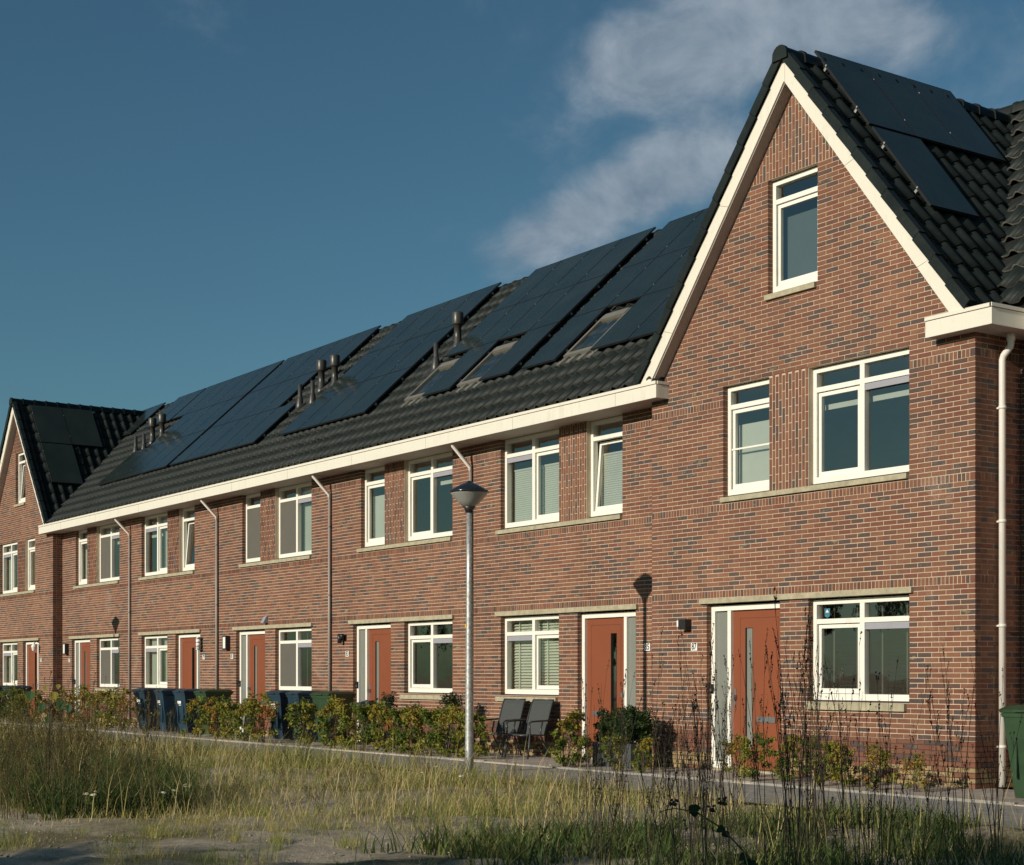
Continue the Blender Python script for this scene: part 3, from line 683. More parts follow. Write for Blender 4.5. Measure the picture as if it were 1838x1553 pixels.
# ------------------------------------------------------------------ one terrace house
A_DOOR, A_WIN, A_NAR = (1.01, 2.51), (3.02, 4.73), (1.34, 2.27)
def terrace_house(i, typ, number, label, covers, single_b, single_t, lampstyle, lamp_x, plate_x, wall_r=None):
    xl, xr = PARTY[i + 1], PARTY[i]; W = xr - xl; org = (xl, YT, 0.0)
    h = empty('terraced_house', org); tag(h, label, 'house', 'terraced houses in the row')
    m = (lambda a, b: (xl + a, xl + b)) if typ == 'A' else (lambda a, b: (xr - b, xr - a))
    dx, wx, nx = m(*A_DOOR), m(*A_WIN), m(*A_NAR)
    ops = [(dx[0], dx[1], 0, 2.374), (wx[0], wx[1], 0.99, 2.374), (wx[0], wx[1], 3.864, 5.45), (nx[0], nx[1], 3.864, 5.45)]
    px = (nx[1], wx[0]) if typ == 'A' else (wx[1], nx[0])
    wr = wall_r if wall_r is not None else xr
    wl = xl if i < 4 else XL1
    bricks, back = lay(lambda z: wl, lambda z: wr, 0, 5.56, BANDS, ops, [(px[0], px[1], 3.864, 5.5)], 100 + i)
    wall(h, org, bricks, back, YT, single=single_b)
    # stone lintel and sills
    l0, l1 = min(dx[0], wx[0]) - 0.12, max(dx[1], wx[1]) + 0.06
    def stone(name, a, b, z0, z1, pr):
        mb = MB(); n = 3 if b - a > 3 else 1; w = (b - a) / n
        for k in range(n): mb.box(a + k * w + (0.002 if k else 0), a + (k + 1) * w, YT - pr, YT + 0.12, z0, z1)
        mb.build(name, ['stone'], h, org)
    stone('lintel', l0, l1, 2.376, 2.449, 0.045)
    stone('sill', min(nx[0], wx[0]) - 0.10, max(nx[1], wx[1]) - 0.01, 3.795, 3.862, 0.045)
    stone('sill', wx[0] - 0.09, wx[1] - 0.03, 0.905, 0.985, 0.05)
    sw = 'L' if typ == 'A' else 'R'
    window(h, org, wx[0], wx[1], 1.03, 2.352, YT, True, sw, covers.get('g'))
    window(h, org, wx[0], wx[1], 3.90, 5.428, YT, True, sw, covers.get('u'))
    window(h, org, nx[0], nx[1], 3.90, 5.428, YT, False, 'L', covers.get('n'), tilt=covers.get('tilt', 0))
    door(h, org, dx[0], dx[1], YT, 'L' if typ == 'A' else 'R')
    if plate_x is not None: number_plate(h, org, plate_x, 1.785, YT, number)
    if lampstyle: wall_lamp(h, org, lamp_x, 2.10, YT, lampstyle)
    doorbell(h, org, (dx[0] + 0.03) if typ == 'A' else dx[1] - 0.03, YT + 0.09, 1.16)
    # roof
    r0 = xl if i < 4 else XL1 - 2.4; r1 = xr if i else XG0 + 2.3
    e0 = on_main(r0, -0.02, -0.02); mb = MB()
    ss = (Y_RIDGE + 0.15) / _cm; q0 = r0 if i < 4 else XL1 - 0.35; q1 = r1 if i else XG0 + 0.3
    slab(mb, [on_main(q0, 0.0, -0.015), on_main(q1, 0.0, -0.015), on_main(q1, ss, -0.015), on_main(q0, ss, -0.015)], NM, 0.12)
    if i == 0: slab(mb, [on_main(q1, 1.4, -0.016), on_main(r1, 1.4 + (r1 - q1) * 1.75, -0.016), on_main(r1, ss, -0.016), on_main(q1, ss, -0.016)], NM, 0.12)
    if i == 4: slab(mb, [on_main(r0, 1.4 + (q0 - r0) * 1.75, -0.016), on_main(q0, 1.4, -0.016), on_main(q0, ss, -0.016), on_main(r0, ss, -0.016)], NM, 0.12)
    zr = z_main(Y_RIDGE); bk = [(r0, Y_RIDGE, zr - 0.02), (r1, Y_RIDGE, zr - 0.02), (r1, 2 * Y_RIDGE + 0.2, 5.6), (r0, 2 * Y_RIDGE + 0.2, 5.6)]
    slab(mb, bk, (0, 1, 1), 0.12)
    roof = mb.build('roof', ['underlay'], h, org)
    def keep(c):
        if i == 0 and (c.z < G_Z - G_S * abs(c.x - XC_R) - 0.2 or (c.x > XG0 + 0.28 and c.y < 0.5)): return False
        if i == 4 and (c.z < G_Z - G_S * abs(c.x - XC_L) - 0.2 or (c.x < XL1 - 0.3 and c.y < 0.5)): return False
        return True
    n0 = math.floor(r0 / TW); n1 = math.floor(r1 / TW)
    tiles(roof, org, on_main(n0 * TW, -0.03, 0.0), UX, VM, n1 - n0, 14, keep, single_t, (ss + 0.01) / 14)
    ridge_tiles(roof, org, (r0 if i < 4 else r0 - 2, Y_RIDGE + 0.03, zr - 0.005), (r1, Y_RIDGE + 0.03, zr - 0.005))
    # back wall, plain
    mb = MB(); mb.box(xl, xr, 2 * Y_RIDGE - 0.3, 2 * Y_RIDGE, 0, 5.6); mb.build('rear_wall', ['mortar'], h, org)
    interior(h, org, xl, xr, YT + 0.31, 3.6)
    return h, org

def downpipe(house, org, x, yf, mat='grey_pvc'):
    mb = MB(); mb.tube([(x, yf - 0.045, 4.98), (x, yf - 0.045, 0.05)], 0.029, 12, 0)
    for z in (4.4, 3.0, 1.6): mb.tube([(x, yf - 0.05, z - 0.015), (x, yf - 0.05, z + 0.015)], 0.035, 12, 0)
    mb.tube([(x, yf - 0.42, 5.45), (x, yf - 0.42, 5.40), (x, yf - 0.06, 5.05), (x, yf - 0.045, 4.97)], 0.033, 12, 1)
    mb.build('downpipe', [mat, 'white_pvc'], house, org)

H = {}
H[85] = terrace_house(0, 'B', '85', 'brick terraced house with two dark garden chairs under its window', {'g': {'L': 'slats', 'R': 'slats'}, 'u': {'L': 'pleat', 'R': 'pleat'}, 'n': {'L': 'pleat'}, 'tilt': 0.085}, 300, 300, None, 0, -6.46, wall_r=XG0)
H[83] = terrace_house(1, 'A', '83', 'brick terraced house behind the street lamp, with twin black wall spotlights', {'g': {}, 'u': {'R': 'toproll'}, 'n': {'L': 'roll'}}, 300, 300, 'spots', -16.11, -15.97)
H[81] = terrace_house(2, 'A', '81', 'brick terraced house with grey insect screens and a black box wall lamp', {'g': {'L': 'screen', 'R': 'darkslats'}, 'u': {'L': 'screen', 'R': 'curtain'}, 'n': {'L': 'screen'}}, 0, 0, 'box', -21.67, -21.46)
H[79] = terrace_house(3, 'B', '79', 'brick terraced house behind the three blue wheelie bins, with a barred tube wall lamp', {'g': {'L': 'curtain', 'R': 'curtain'}, 'u': {'L': 'toproll', 'R': 'curtain'}, 'n': {}, 'tilt': 0.085}, 0, 0, 'bars', -23.19, -23.05)
H[77] = terrace_house(4, 'A', '77', 'brick terraced house tucked against the far gable house', {'g': {'L': 'screen'}, 'u': {'L': 'screen', 'R': 'toproll'}, 'n': {'L': 'roll'}}, 0, 0, 'box', -32.62, -32.45)
def house_of(x):
    for k, n in enumerate((85, 83, 81, 79, 77)):
        if x > PARTY[k + 1]: return H[n]
    return H[77]
# fascia boards along the row (one run per house, butted end to end) and downpipes on the party lines
ends = [-5.63] + PARTY[1:5] + [-33.6]
for k, n in enumerate((85, 83, 81, 79, 77)):
    h, o = H[n]; fascia(h, o, ends[k + 1] + 0.0015, ends[k], -0.24, (YT + 0.01), ('r' if k == 0 else '') + ('l' if k == 4 else ''))
for n, x in ((83, -11.36), (81, -16.66), (79, -22.23), (77, -27.73)):
    h, o = H[n]; downpipe(h, o, x, YT)
ROWS = [(1.34, 2.87), (2.87, 4.38), (4.38, 5.93)]
def array(cols, skip=()):
    for ci, (a, b) in enumerate(zip(cols[:-1], cols[1:])):
        x0, x1 = min(a, b), max(a, b)
        for ri, (s0, s1) in enumerate(ROWS):
            if (ci, ri) in skip: continue
            h, o = house_of(0.5 * (x0 + x1)); main_panel(h, o, x0, x1, s0, s1)
array([-10.5, -9.51, -8.53, -7.54, -6.56], {(1, 0)})
array([-10.9, -11.88, -12.87, -13.86, -14.82], {(1, 0), (3, 0)})
array([-16.1, -17.1, -18.1, -19.1, -20.05])
array([-21.3, -22.32, -23.31, -24.3, -25.3, -26.28], {(0, 1)})
array([-26.5, -27.52, -28.53, -29.53, -30.54, -31.53], {(4, 1), (4, 0), (4, 2)})
h, o = H[77]
for a, b in ((-31.53, -30.54),): main_panel(h, o, a, b, *ROWS[2]); main_panel(h, o, a, b, *ROWS[0])
for a, b in ((-32.65, -31.62), (-33.66, -32.65), (-35.7, -34.7), (-36.7, -35.7)): main_panel(h, o, a, b, *ROWS[2])
for (a, b) in ((-9.42, -8.62), (-12.79, -11.96), (-14.72, -13.95)):
    hh, oo = house_of(0.5 * (a + b)); skylight(hh, oo, a, b, 1.46, 2.64)
for (x, s, big) in ((-15.12, 3.42, True), (-15.06, 2.66, False)): vent_pipe(*H[83], x, s, big)
for (x, s, big) in ((-20.35, 3.38, True), (-20.98, 3.36, True), (-20.58, 2.76, False), (-21.24, 2.78, False)): vent_pipe(*H[81], x, s, big)
for (x, s, big) in ((-30.78, 3.44, True), (-31.34, 3.36, True), (-31.10, 2.88, False), (-31.72, 2.88, False)): vent_pipe(*H[77], x, s, big)
# small hooded vent above the door of the middle house
mb = MB(); mb.prism([(0.16, 2.50), (0.28, 2.50), (0.28, 2.66), (0.24, 2.64)], 'x', -19.74, -19.60); mb.build('wall_vent', ['grille_grey'], H[81][0], H[81][1])

# ------------------------------------------------------------------ gable houses
def gable_house(x0, x1, mirror, number, label, covers, single_b, single_t, side_len):
    xc = 0.5 * (x0 + x1); org = (x0, 0.0, 0.0)
    h = empty('gable_house', org); tag(h, label, 'house', 'gable-fronted end houses')
    m = (lambda a, b: (x1 + a, x1 + b)) if not mirror else (lambda a, b: (x0 - b, x0 - a))
    dx, wx, nx, gx = m(-4.79, -3.30), m(-2.76, -1.02), m(-4.44, -3.51), m(-3.53, -2.59)
    ops = [(dx[0], dx[1], 0, 2.374), (wx[0], wx[1], 0.99, 2.374), (wx[0], wx[1], 3.864, 5.45), (nx[0], nx[1], 3.864, 5.45), (gx[0], gx[1], 6.55, 8.12)]
    px = (nx[1], wx[0]) if not mirror else (wx[1], nx[0])
    cut = lambda z: max(0.0, (z - (G_Z - 0.22 - 3.01 * G_S)) / G_S)        # rake under the soffit
    u0 = lambda z: max(x0, xc - (G_Z - 0.26 - z) / G_S); u1 = lambda z: min(x1, xc + (G_Z - 0.26 - z) / G_S)
    bricks, back = lay(u0, u1, 0, 9.3, [b for b in BANDS[:2]] + [BANDS[2]], ops, [(px[0], px[1], 3.864, 5.45), (xc - 1.0, xc + 1.0, 8.12, 9.3)], 300 + int(mirror))
    wall(h, org, bricks, back, 0.0, single=single_b)
    def stone(name, a, b, z0, z1, pr):
        mb = MB(); n = 3 if b - a > 3 else 1; w = (b - a) / n
        for k in range(n): mb.box(a + k * w + (0.002 if k else 0), a + (k + 1) * w, -pr, 0.12, z0, z1)
        mb.build(name, ['stone'], h, org)
    stone('lintel', min(dx[0], wx[0]) - 0.12, max(dx[1], wx[1]) + 0.07, 2.376, 2.445, 0.045)
    stone('sill', min(nx[0], wx[0]) - 0.02, max(nx[1], wx[1]) - 0.01, 3.795, 3.862, 0.045)
    stone('sill', wx[0] - 0.01, wx[1] - 0.04, 0.905, 1.0, 0.05)
    stone('sill', gx[0] - 0.03, gx[1] - 0.02, 6.475, 6.548, 0.045)
    sw = 'L' if not mirror else 'R'
    window(h, org, wx[0], wx[1], 1.03, 2.352, 0, True, sw, covers.get('g'))
    window(h, org, wx[0], wx[1], 3.895, 5.425, 0, True, sw, covers.get('u'))
    window(h, org, nx[0], nx[1], 3.895, 5.425, 0, False, 'L', covers.get('n'), bar=not mirror)
    window(h, org, gx[0], gx[1], 6.58, 8.105, 0, False, 'L', covers.get('t'), tilt=0.08 if mirror else 0)
    door(h, org, dx[0], dx[1], 0, 'L' if not mirror else 'R')
    doorbell(h, org, (dx[0] + 0.02) if not mirror else dx[1] - 0.02, 0.085, 1.165)
    # side wall on the right of the house, in view where the next wall is set back
    ub, bk = lay(lambda z: 0.30, lambda z: side_len if side_len > 0.3 else 0.31, 0, 5.45, BANDS, [], [], 500 + int(mirror))
    if side_len > 0.3:
        ub, bk = lay(lambda z: 0.108, lambda z: side_len, 0, 5.45, BANDS, [], [], 500 + int(mirror))
        back2 = [(0.302, q, a, b) for (p, q, a, b) in bk]
        wall(h, org, ub, back2, x1, name='side_wall', side=1, zdark=0.62)
    else:
        ub, bk = lay(lambda z: 0.108, lambda z: YT, 0, 5.45, BANDS, [], [], 510)
        mb = MB()
        for (p, q, a, b, t, kk) in ub: mb.box(x1 - 0.012, x1 + 0.002, p, q, a, b, 0, t, skip='l')
        kind(mb.build('corner_bricks', ['brick'], h, org), 'stuff')
    # roof planes
    cg = 1 / math.sqrt(1 + G_S ** 2); VR = Vector((-cg, 0, G_S * cg)); VL = Vector((cg, 0, G_S * cg)); NR = Vector((G_S * cg, 0, cg)); NL = Vector((-G_S * cg, 0, cg))
    yb = 4.6; zr = G_Z; ex = 3.06; mb = MB()
    for sx, n in ((1, NR), (-1, NL)):
        pts = [Vector((xc, -0.17, zr)), Vector((xc + sx * ex, -0.17, zr - ex * G_S)), Vector((xc + sx * ex, yb, zr - ex * G_S)), Vector((xc, yb, zr))]
        pts = [p - n * 0.012 for p in pts]
        slab(mb, pts if sx < 0 else pts, n, 0.12)
    roof = mb.build('roof', ['underlay'], h, org)
    if not mirror:
        keepR = lambda c: c.y < (c.z + 0.22 - W_Z) / W_S and c.z < G_Z
        keepL = lambda c: c.y < (c.z + 0.25 - Z_MAIN) / S_MAIN and c.z < G_Z
    else:
        keepR = lambda c: c.y < (c.z + 0.22 - Z_MAIN) / S_MAIN and c.z < G_Z
        keepL = lambda c: c.z < G_Z
    L = ex / cg; ee = 3.045; nv = 12; RP = (ee / cg - 0.02) / nv
    tiles(roof, org, Vector((xc + ee, -0.235, zr - ee * G_S)), (0, 1, 0), VR, 17, nv, keepR, single_t, RP)
    tiles(roof, org, Vector((xc - ee, -0.235 + 17 * TW, zr - ee * G_S)), (0, -1, 0), VL, 17, nv, keepL, 0, RP)
    ridge_tiles(roof, org, (xc, -0.29, zr + 0.02), (xc, 4.3, zr + 0.02), 0.128)
    # verge tiles: hooked edge pieces down both rakes
    vm = MB()
    for x0_, x1_, za, zb in ((0, 0.02, -0.012, 0.115), (0.02, 0.11, 0.07, 0.115)): vm.box(0.0, TL + 0.02, x0_, x1_, za, zb)
    for sx, v in ((1, VR), (-1, VL)):
        nn = NR if sx > 0 else NL
        me = MB()
        # local: x up-slope, y inwards (world +y), z normal
        me.v = list(vm.v); me.f = list(vm.f); me.m = list(vm.m); me.t = list(vm.t); me.sm = list(vm.sm)
        mm = me.mesh('verge_tile', ['roof_tile'])
        for j in range(nv):
            p = Vector((xc + sx * ee, -0.262, zr - ee * G_S)) + v * (j * RP)
            o = link('verge_tile', mm, roof); tl = 0.03
            B = Matrix((v, Vector((0, 1, 0)), nn)).transposed().to_4x4()
            o.matrix_local = Matrix.Translation(p + nn * 0.012 - Vector(org)) @ B @ Matrix.Rotation(0.045, 4, 'Y')
    # bargeboards and their soffit
    bo, bi = zr + 0.0, zr - 0.32; e = 3.06
    for sx in (1, -1):
        mb = MB(); za = lambda d: -d * G_S
        zb = FTOP - 0.01; do = (bo - zb) / G_S; di = (bi - zb) / G_S
        poly = [(xc, bi), (xc + sx * di, zb), (xc + sx * do, zb), (xc, bo)]
        mb.prism(poly, 'y', -0.205, -0.18)
        for dd in (0.02 if sx > 0 else 0.0, 1.1, 2.3):
            if dd == 0.0: continue
            q = [(xc + sx * (dd - 0.003), bi - (dd - 0.003) * G_S), (xc + sx * dd, bi - dd * G_S), (xc + sx * (dd + (0.20 if dd > 0.1 else 0)), bo - (dd + (0.20 if dd > 0.1 else 0)) * G_S), (xc + sx * (dd + (0.197 if dd > 0.1 else -0.003)), bo - (dd + (0.197 if dd > 0.1 else -0.003)) * G_S)]
            mb.prism(q, 'y', -0.2058, -0.2045, 1)
        mb.build('bargeboard', ['cream_paint', 'dark_seam'], h, org)
        mb = MB(); nn = NR if sx > 0 else NL
        pts = [Vector((xc, -0.18, bi + 0.03)), Vector((xc + sx * (di + 0.02), -0.18, zb)), Vector((xc + sx * (di + 0.02), 0.02, zb)), Vector((xc, 0.02, bi + 0.03))]
        slab(mb, pts, nn, 0.03); mb.build('rake_soffit', ['soffit'], h, org)
    mb = MB(); mb.box(x0 + 0.3, x1 - 0.3, 8.0, 8.3, 0, 5.5); mb.build('rear_wall', ['mortar'], h, org)
    mb = MB(); mb.prism([(x0 + 0.4, 5.5), (x1 - 0.4, 5.5), (xc, 8.9)], 'y', 3.2, 3.25); mb.box(xc - 1.6, xc + 1.6, 0.32, 3.4, 6.1, 6.14); mb.build('attic_partition', ['plaster'], h, org)
    interior(h, org, x0 + 0.02, x1 - 0.02, 0.31, 3.4)
    return h, org
H[87] = gable_house(XG0, XG1, False, '87', 'nearest brick house with a tall gable, cream bargeboards and black tiles', {'g': {'L': 'darkslats', 'R': 'darkslats'}, 'u': {'L': 'toproll', 'R': 'toproll'}, 'n': {'L': 'roll'}, 't': {'L': 'screen_in'}}, 300, 300, 0.835)
H[75] = gable_house(XL0, XL1, True, '75', 'distant brick gable house at the far end of the row', {'g': {'L': 'curtain', 'R': 'curtain'}, 'u': {'L': 'curtain', 'R': 'roll'}, 'n': {'L': 'curtain'}, 't': {}}, 0, 300, 0.0)
h87, o87 = H[87]; h75, o75 = H[75]
number_plate(h87, o87, -5.05, 1.767, 0, '87'); wall_lamp(h87, o87, -5.22, 2.09, 0, 'cube')
number_plate(h75, o75, -34.09, 1.80, 0, '75'); wall_lamp(h75, o75, -34.25, 2.18, 0, 'lantern')
# mortar and dark return of the far gable's corner is the wall end itself; near corner fascia wraps round the side
fascia(h87, o87, -0.57, 0.42, -0.22, 0.0, 'l')
mb = MB(); T = 0.022
mb.box(0.42 - T, 0.42, -0.198, 0.42, SOF, FTOP - 0.052, 0); mb.box(0.42 - T, 0.434, -0.234, 0.42, FTOP - 0.0435, FTOP - 0.0005, 0); mb.box(0.42 - T, 0.416, -0.2, 0.42, FTOP - 0.052, FTOP - 0.0435, 1)
mb.build('fascia', ['cream_paint', 'dark_seam'], h87, o87)
mb = MB(); mb.box(0.001, 0.398, 0.003, 0.84, SOF + 0.001, SOF + 0.021); mb.build('soffit', ['soffit'], h87, o87)
mb = MB(); px, py = 0.075, 0.40
mb.tube([(0.20, 0.40, SOF + 0.02), (0.20, 0.40, 5.31), (0.19, 0.40, 5.27), (0.095, 0.40, 5.18), (px, py, 5.13), (px, py, 0.02)], 0.041, 16)
for z in (4.56, 3.2, 1.95, 0.5): mb.tube([(px, py, z - 0.018), (px, py, z + 0.018)], 0.048, 16); mb.box(0.0, 0.05, py - 0.012, py + 0.012, z - 0.01, z + 0.01)
mb.tube([(0.20, 0.40, 5.34), (0.20, 0.40, 5.43)], 0.05, 16)
mb.build('downpipe', ['white_pvc'], h87, o87)
cg = 1 / math.sqrt(1 + G_S ** 2); VR = Vector((-cg, 0, G_S * cg)); NR = Vector((G_S * cg, 0, cg))
def gable_panel(house, org, xc, y0, y1, s0, s1):
    p = Vector((xc, y0, G_Z)) - VR * s1 + NR * 0.135; solar_panel(house, org, p, (0, 1, 0), VR, y1 - y0, s1 - s0)
for k in range(3): gable_panel(h87, o87, XC_R, 0.38 + k * 0.915, 0.38 + (k + 1) * 0.915, -0.19, 1.43)
gable_panel(h87, o87, XC_R, 0.40, 1.33, 1.47, 3.08)
for k in range(2): gable_panel(h75, o75, XC_L, 0.25 + k * 0.96, 0.25 + (k + 1) * 0.96, 0.17, 1.74)
gable_panel(h75, o75, XC_L, 0.25, 1.21, 1.76, 3.38)
# sticker on the ground-floor window of the near house
mb = MB(); y = 0.092 + 0.05
mb.prism([(-2.60, 2.135), (-2.555, 2.115), (-2.51, 2.135), (-2.505, 2.24), (-2.605, 2.24)], 'y', y, y + 0.003, 0); mb.prism([(-2.585, 2.185), (-2.525, 2.185), (-2.555, 2.225)], 'y', y - 0.001, y, 1)
mb.build('sticker', ['sticker_blue', 'plate_white'], h87, o87)

# ------------------------------------------------------------------ the wing on the right, seen as a sliver
hw = empty('terraced_house', (0.0, 0.835, 0.0)); ow = (0.0, 0.835, 0.0)
tag(hw, 'brick house set back beyond the downpipe of the nearest gable', 'house')
b_, k_ = lay(lambda z: 0.0, lambda z: 5.4, 0, 5.6, BANDS, [(1.2, 2.9, 1.0, 2.37), (1.2, 2.9, 3.86, 5.4)], [], 700)
wall(hw, ow, b_, k_, 0.835)
window(hw, ow, 1.2, 2.9, 1.03, 2.352, 0.835); window(hw, ow, 1.2, 2.9, 3.9, 5.4, 0.835)
fascia(hw, ow, 0.4205, 5.4, 0.42, 0.85)
interior(hw, ow, 0.02, 5.4, 1.15, 4.2)
_cw = 1 / math.sqrt(1 + W_S ** 2); VW = Vector((0, _cw, W_S * _cw)); NW = Vector((0, -W_S * _cw, _cw)); YW = 4.62
mb = MB(); zw = lambda y: W_Z + W_S * y
pts = [Vector((-3.6, 0.5, zw(0.5))), Vector((5.4, 0.5, zw(0.5))), Vector((5.4, YW, zw(YW))), Vector((-3.6, YW, zw(YW)))]
slab(mb, [p - NW * 0.012 for p in pts], NW, 0.12)
slab(mb, [(-3.6, YW, zw(YW) - 0.02), (5.4, YW, zw(YW) - 0.02), (5.4, 9.0, 5.6), (-3.6, 9.0, 5.6)], (0, 1, 1), 0.12)
rw = mb.build('roof', ['underlay'], hw, ow)
tiles(rw, ow, Vector((-3.6, 0.47, zw(0.47))), UX, VW, 31, 14, lambda c: c.z > G_Z - G_S * abs(c.x - XC_R) + 0.10, 120, (YW - 0.47) / _cw / 14)
ridge_tiles(rw, ow, (-3.4, YW, zw(YW) + 0.05), (5.4, YW, zw(YW) + 0.05))
for k in range(4):
    for ri, (s0, s1) in enumerate(ROWS):
        p = Vector((0.35 + k * 0.99, 0.41, zw(0.41))) + VW * (s0 - 0.9 if ri == 0 else s0 - 0.9) + NW * 0.155
        if ri == 2 and k == 0: continue
        solar_panel(hw, ow, p, UX, VW, 0.985, s1 - s0)
mb = MB(); mb.tube([(-0.9, YW - 0.14, zw(YW) + 0.06), (0.2, YW - 0.15, zw(YW) + 0.075), (1.4, YW - 0.14, zw(YW) + 0.07)], 0.012, 6); mb.build('ridge_cable', ['red_wire'], hw, ow)
mb = MB(); mb.box(5.4, 5.7, 0.84, 9, 0, 5.5); mb.box(0, 5.4, 8.7, 9, 0, 5.5); mb.build('rear_wall', ['mortar'], hw, ow)
# lead valleys
def valley(house, org, a, b, w=0.10):
    a, b = Vector(a), Vector(b); mb = MB(); d = (b - a).normalized(); s = Vector((d.y, -d.x, 0)).normalized() * w
    mb.face([tuple(a - s), tuple(a + s), tuple(b + s), tuple(b - s)]); mb.build('valley_gutter', ['lead'], house, org)

# ------------------------------------------------------------------ ground, path, kerb
def terrain():
    xs = np.concatenate([[-400, -120], np.linspace(-60, 16, 191), [60, 400]]); ys = np.concatenate([[-400, -120, -40], np.linspace(-16, -3.0, 53), [0, 30, 400]])
    X, Y = np.meshgrid(xs, ys); r = np.random.default_rng(3)
    Z = np.full(X.shape, -0.03); near = (Y < -3.4) & (Y > -17) & (X > -60) & (X < 17)
    Z += near * (0.035 * np.sin(X * 1.3 + 0.6 * np.sin(Y * 1.7)) * np.cos(Y * 1.1) + 0.02 * r.standard_normal(X.shape))
    V = np.stack([X.ravel(), Y.ravel(), Z.ravel()], 1); nx = len(xs); F = []
    for j in range(len(ys) - 1):
        for i in range(nx - 1): F.append((j * nx + i, j * nx + i + 1, (j + 1) * nx + i + 1, (j + 1) * nx + i))
    o = link('ground', np_mesh('ground', V, F, ['soil']), None); o.data.polygons.foreach_set('use_smooth', [True] * len(o.data.polygons)); kind(o, 'structure')
terrain()
mb = MB(); mb.face([(-70, -2.9, 0.0), (6, -3.6, 0.0), (14, -3.7, 0.0), (14, -1.56, 0.0), (-70, -1.56, 0.0)]); kind(mb.build('path', ['path_paving']), 'structure')
mb = MB(); mb.face([(-39.2, -1.5, 0.004), (0.3, -1.5, 0.004), (0.3, 0.3, 0.004), (-39.2, 0.3, 0.004)]); kind(mb.build('pavement', ['slab_paving']), 'structure')
mb = MB(); mb.box(-39.2, 2.0, -1.558, -1.502, -0.06, 0.012); kb = kind(mb.build('kerb', ['mortar']), 'structure')
mb = MB(); mb.box(0.006, 0.994, -0.03, 0.03, -0.03, 0.03); ks = mb.mesh('kerb_stone', ['kerb_stone'])
for k in range(41):
    o = link('kerb_stone', ks, kb); o.location = (-39.2 + k, -1.53 + rng.uniform(-0.006, 0.006), rng.uniform(-0.008, 0.006)); o.rotation_euler = (0, rng.uniform(-0.006, 0.006), rng.uniform(-0.004, 0.004))
mb = MB(); mb.face([(0.3, -1.5, 0.003), (14, -1.5, 0.003), (14, 0.84, 0.003), (0.3, 0.84, 0.003)]); kind(mb.build('pavement', ['slab_paving']), 'structure')

# ------------------------------------------------------------------ street lamps
def street_lamp(x, y, label):
    t = empty('street_lamp', (x, y, 0)); tag(t, label, 'lamp', 'street lamps along the path')
    mb = MB(); mb.lathe([(0.062, -0.1), (0.06, 0.3), (0.055, 1.2), (0.045, 2.6), (0.040, 3.66)], (0, 0, 0), 20); p = mb.build('pole', ['galvanised'], t)
    mb = MB(); mb.box(-0.032, 0.004, -0.052, -0.046, 2.02, 2.07); mb.build('tag', ['yellow_tag'], p)
    mb = MB(); mb.lathe([(0.055, 3.62), (0.06, 3.66), (0.09, 3.70), (0.06, 3.72)], (0, 0, 0), 20); mb.build('collar', ['black_plastic'], t)
    mb = MB(); mb.lathe([(0.085, 3.70), (0.16, 3.77), (0.25, 3.875), (0.272, 3.905)], (0, 0, 0), 28); mb.build('bowl', ['lamp_bowl'], t)
    mb = MB(); mb.lathe([(0.278, 3.895), (0.285, 3.912), (0.24, 3.945), (0.17, 3.985), (0.11, 4.015), (0.06, 4.03), (0.03, 4.05), (0.025, 4.062)], (0, 0, 0), 32); mb.build('hood', ['lamp_dome'], t)
    return t
street_lamp(-6.19, -3.14, 'grey galvanised street lamp with a wide dark hood')
street_lamp(-28.50, -3.14, 'far street lamp whose hood throws a shadow on the end house')

